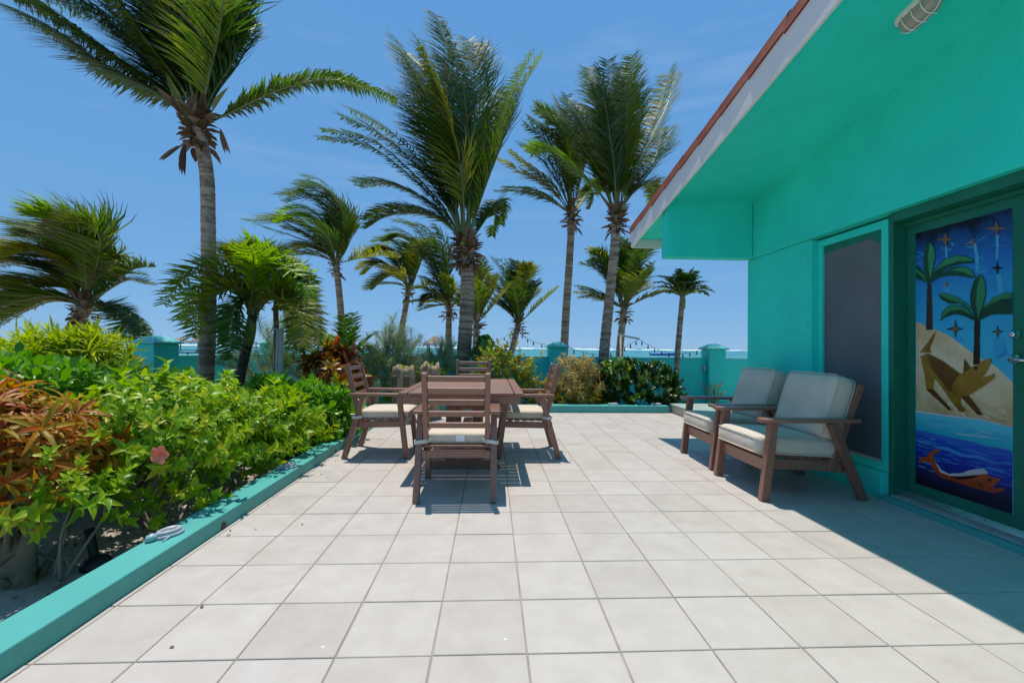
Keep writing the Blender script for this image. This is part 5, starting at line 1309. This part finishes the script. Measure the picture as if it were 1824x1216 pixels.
# dried spiky plant near the pillar
p = atY(1272, 700, 8.9); q = thing('dried_plant', 'dried brown spiky plant in front of the pillar by the platform', 'plant', (p.x, 8.9, GZ - .03)); rs = random.Random(6)
for k in range(13):
    a = rs.uniform(0, 6.28); h = rs.uniform(.25, .62); e = Vector((math.cos(a) * .3 * rs.random(), math.sin(a) * .2 * rs.random(), h)); mb = MB()
    mb.tube(catmull([(0, 0, 0), e * .5 + Vector((rs.uniform(-.03, .03), 0, 0)), e], 6), .007, 5, .4)
    for j in range(9):
        b = rs.uniform(0, 6.28); f = rs.uniform(-.2, 1); mb.leaf(e * rs.uniform(.75, 1), (math.cos(b) * math.cos(f), math.sin(b) * math.cos(f), math.sin(f)), (0, 0, 1), .09, .014, .5, .5, rs.random(), 'strap')
    mb.build('stem', 'dry_leaf', q)
# fallen leaves on the sand
mb = MB(); rs = random.Random(15)
for k in range(420):
    x = rs.uniform(-3.8, -1.85); y = rs.uniform(1.4, 5); a = rs.uniform(0, 6.28); s = rs.uniform(.02, .06)
    mb.leaf((x, y, ground_z(x, y) + .012), (math.cos(a), math.sin(a), .1), (0, 0, 1), s, s * .4, .4, .2, rs.random())
o = mb.build('fallen_leaves', 'fallen_leaf'); tag(o, 'brown fallen leaves on the sand under the bushes', 'leaves', kind='stuff')

# ------------------------------------------------------------------ hammock post and hammock
hp_ = atY(497, 700, 6.3); zt = atY(497, 586, 6.3).z
post = thing('hammock_post', 'pale wooden post with hooks and rope behind the spoon-leaved shrubs', 'post', (hp_.x, 6.3, GZ - .1))
H_ = zt - GZ + .1
mb = MB(); mb.tube([(.012, 0, 0), (.012, 0, H_ * .5), (.012, 0, H_)], .034, 12); mb.build('pole', 'post_wood', post, True)
mb = MB(); mb.tube([(-.03, -.02, H_ - .02), (-.034, -.02, H_ * .5), (-.04, -.02, .2)], .013, 8); mb.build('rope', 'white_rope', post, True)
for s in (-1, 1):
    mb = MB(); mb.tube(catmull([(0, -.02, H_ - .01), (s * .05, -.03, H_ - .005), (s * .085, -.03, H_ + .012), (s * .10, -.03, H_ - .012), (s * .085, -.03, H_ - .03)], 10), .009, 6); mb.build('hook', 'aluminium', post, True)
a0 = atY(478, 648, 6.9); a1 = atY(532, 678, 6.3); a2 = atY(575, 705, 6.25); a3 = atY(640, 690, 6.6)
hm = thing('hammock', 'pink and white hammock slung past the post into the croton', 'hammock', a0); rs = random.Random(4)
for k in range(9):
    u = (k - 4) / 4; mb = MB(); c2 = a2 + Vector((0, u * .22, -.05 + abs(u) * .06)); c1 = a1 + Vector((0, u * .04, u * .012))
    mb.tube(catmull([a0 - a0, c1 - a0, c2 - a0], 8), .0045, 5); mb.build('cord', 'white_rope', hm, True)
mb = MB(); n = 14; m2 = 8
for i in range(n + 1):
    t = i / n; c = a2.lerp(a3, t) + Vector((0, 0, -.10 * math.sin(math.pi * t)))
    for j in range(m2 + 1): u = -1 + 2 * j / m2; mb.v.append(c + Vector((0, u * .26, abs(u) ** 2 * .13)) - a0)
for i in range(n):
    for j in range(m2): mb.face((i*(m2+1)+j, i*(m2+1)+j+1, (i+1)*(m2+1)+j+1, (i+1)*(m2+1)+j))
mb.build('bed', 'pink_fabric', hm, True)

# ------------------------------------------------------------------ string lights over the wall
def string(label, pts, Y, n):
    P = [atY(px, py, Y) for px, py in pts]; o_ = thing('string_lights', label, 'string lights', P[0]); path = catmull([p - P[0] for p in P], 40)
    mb = MB(); mb.tube(path, .005, 5); mb.build('cable', 'black_plastic', o_, True)
    for k in range(n):
        p = path[int((k + .5) / n * 40)]; mb = MB()
        mb.lathe([(.0, .0), (.010, 0), (.011, -.032), (.013, -.045), (.021, -.068), (.018, -.09), (0, -.10)], 8); mb.build('bulb', 'bulb_glass', o_, True).location = p
string('string lights rising to the small leaning palm behind the flowering bush', [(868, 613), (885, 607), (900, 600), (913, 591)], 14.0, 4)
string('string lights drooping from the small leaning palm to the wall pillar', [(926, 592), (940, 603), (958, 611), (982, 614), (992, 612)], 11.5, 6)
string('string lights sagging along the wall from pillar to the wooden arm', [(1001, 612), (1030, 625), (1065, 631), (1095, 626), (1118, 615), (1138, 604)], 10.2, 10)
string('string lights sagging from the wooden arm to the pillar by the outlet', [(1138, 604), (1160, 617), (1185, 627), (1210, 630), (1235, 626), (1258, 619)], 10.2, 10)
string('faint string lights above the feathery shrubs beside the bowed palm', [(643, 591), (670, 592), (690, 589), (712, 581)], 13.0, 4)
pa_, pb_ = atY(1101, 596, 10.3), atY(1139, 603.5, 10.3)
arm_ = thing('light_bracket', 'slanting wooden arm at the palm that carries the string lights', 'bracket', pa_)
mb = MB(); mb.bar((0, 0, 0), pb_ - pa_, .035, .045); mb.build('beam', 'post_wood', arm_, bevel=.004)
mb = MB(); c_ = atY(1107, 640, 10.3); mb.tube([(.06, 0, 0.0), Vector((c_.x, 10.3, GZ - .3)) - pa_], .02, 8); mb.build('prop', 'post_wood', arm_, True)

plain('boat_white', (.75,.76,.78), .4)
paint('jetty_wood', (.10, .105, .10), .3, 3, .85)
# ------------------------------------------------------------------ thatched shelters, jetty, boat
def palapa(label, px, Y, top_y, eave_y, wpx, legs=4, base=None):
    t = atY(px, top_y, Y); e = atY(px, eave_y, Y); w = wpx / 788 * Y / 2; bz = base if base is not None else SEA - .5; rs = random.Random(int(px))
    o_ = thing('thatched_shelter', label, 'shelter', (t.x, Y, bz)); h = t.z - bz; he = e.z - bz; mb = MB(); n = 22; rows = 6
    for i in range(rows + 1):
        f = i / rows
        for k in range(n):
            a = 6.283 * k / n; r = w * (f * .96 + .04) * rs.uniform(.95, 1.05); mb.v.append(Vector((r * math.cos(a), r * math.sin(a), h + (he - h) * f ** 1.1 + rs.uniform(-.03, .03) * (f + .2))))
    for i in range(rows):
        for k in range(n): mb.face((i*n+k, i*n+(k+1) % n, (i+1)*n+(k+1) % n, (i+1)*n+k), rs.random())
    for k in range(70):
        a = rs.uniform(0, 6.28); r = w * .97; p = Vector((r * math.cos(a), r * math.sin(a), he + .04)); mb.leaf(p, (math.cos(a) * .4, math.sin(a) * .4, -1), (math.cos(a), math.sin(a), 0), rs.uniform(.12, .3), .08, 0, .1, rs.random(), 'strap')
    mb.build('thatch_roof', 'thatch', o_)
    for k in range(legs):
        a = 6.283 * (k + .5) / legs; r = w * .72 if legs > 1 else 0; mb = MB(); mb.tube([(r * math.cos(a), r * math.sin(a), 0), (r * math.cos(a), r * math.sin(a), he + .12)], .06 if legs > 1 else .09, 8); mb.build('post', 'grey_plastic' if legs > 1 else 'post_wood', o_, True)
    return o_
palapa('thatched shelter on four posts out in the lagoon behind the shaggy trunk', 775, 45, 597.5, 612, 42)
palapa('broad thatched roof partly hidden by the browned palm fronds', 574, 42, 592, 612, 50, 4)
palapa('low thatched umbrella on the jetty just right of the big pillar', 322, 60, 600, 608, 27, 1, .1)
palapa('pointed thatched umbrella on the jetty behind the tall trunk', 353, 58, 597, 609, 24, 1, .1)
jt = thing('jetty', 'grey wooden jetty with low rail beyond the left pillar', 'jetty', (-40, 58, SEA - .3))
mb = MB(); mb.box((-8, -.9, 1.42), (14, .9, 1.56)); mb.build('deck', 'jetty_wood', jt)
for k in range(12):
    mb = MB(); mb.tube([(-7.5 + 1.9 * k, -.8, -.4), (-7.5 + 1.9 * k, -.8, 1.42)], .09, 6); mb.build('pile', 'jetty_wood', jt, True)
mb = MB(); mb.box((-8, -.88, 1.78), (14, -.82, 1.86)); mb.build('rail', 'jetty_wood', jt)
for k in range(9):
    mb = MB(); mb.box((-7.8 + 2.7 * k, -.9, 1.56), (-7.7 + 2.7 * k, -.8, 1.78)); mb.build('rail_post', 'jetty_wood', jt)
bc = atZ(1180, 633, SEA); bt = thing('moored_boat', 'small blue boat moored in the lagoon beyond the wall', 'boat', (bc.x, bc.y, SEA))
mb = MB(); prof = [(-4.2, .25, .55), (-3.2, .75, .62), (-1, 1.0, .62), (1.5, .95, .68), (3.2, .6, .82), (4.3, .06, 1.0)]
for x, w, h in prof: mb.v += [Vector((x, -w, h)), Vector((x, -w * .75, -.25)), Vector((x, w * .75, -.25)), Vector((x, w, h))]
for i in range(5):
    a = i * 4
    for q in range(3): mb.face((a + q, a + q + 4, a + q + 5, a + q + 1))
    mb.face((a, a + 3, a + 7, a + 4))
mb.face((0, 1, 2, 3)); mb.face((20, 23, 22, 21)); mb.build('hull', 'blue_hull', bt)
mb = MB(); mb.box((-1.2, -.5, .62), (.6, .5, .95)); mb.build('thwart_box', 'boat_white', bt, bevel=.05)
mb = MB(); mb.box((-4.45, -.15, .2), (-4.2, .15, .95)); mb.build('outboard_motor', 'black_plastic', bt, bevel=.04)
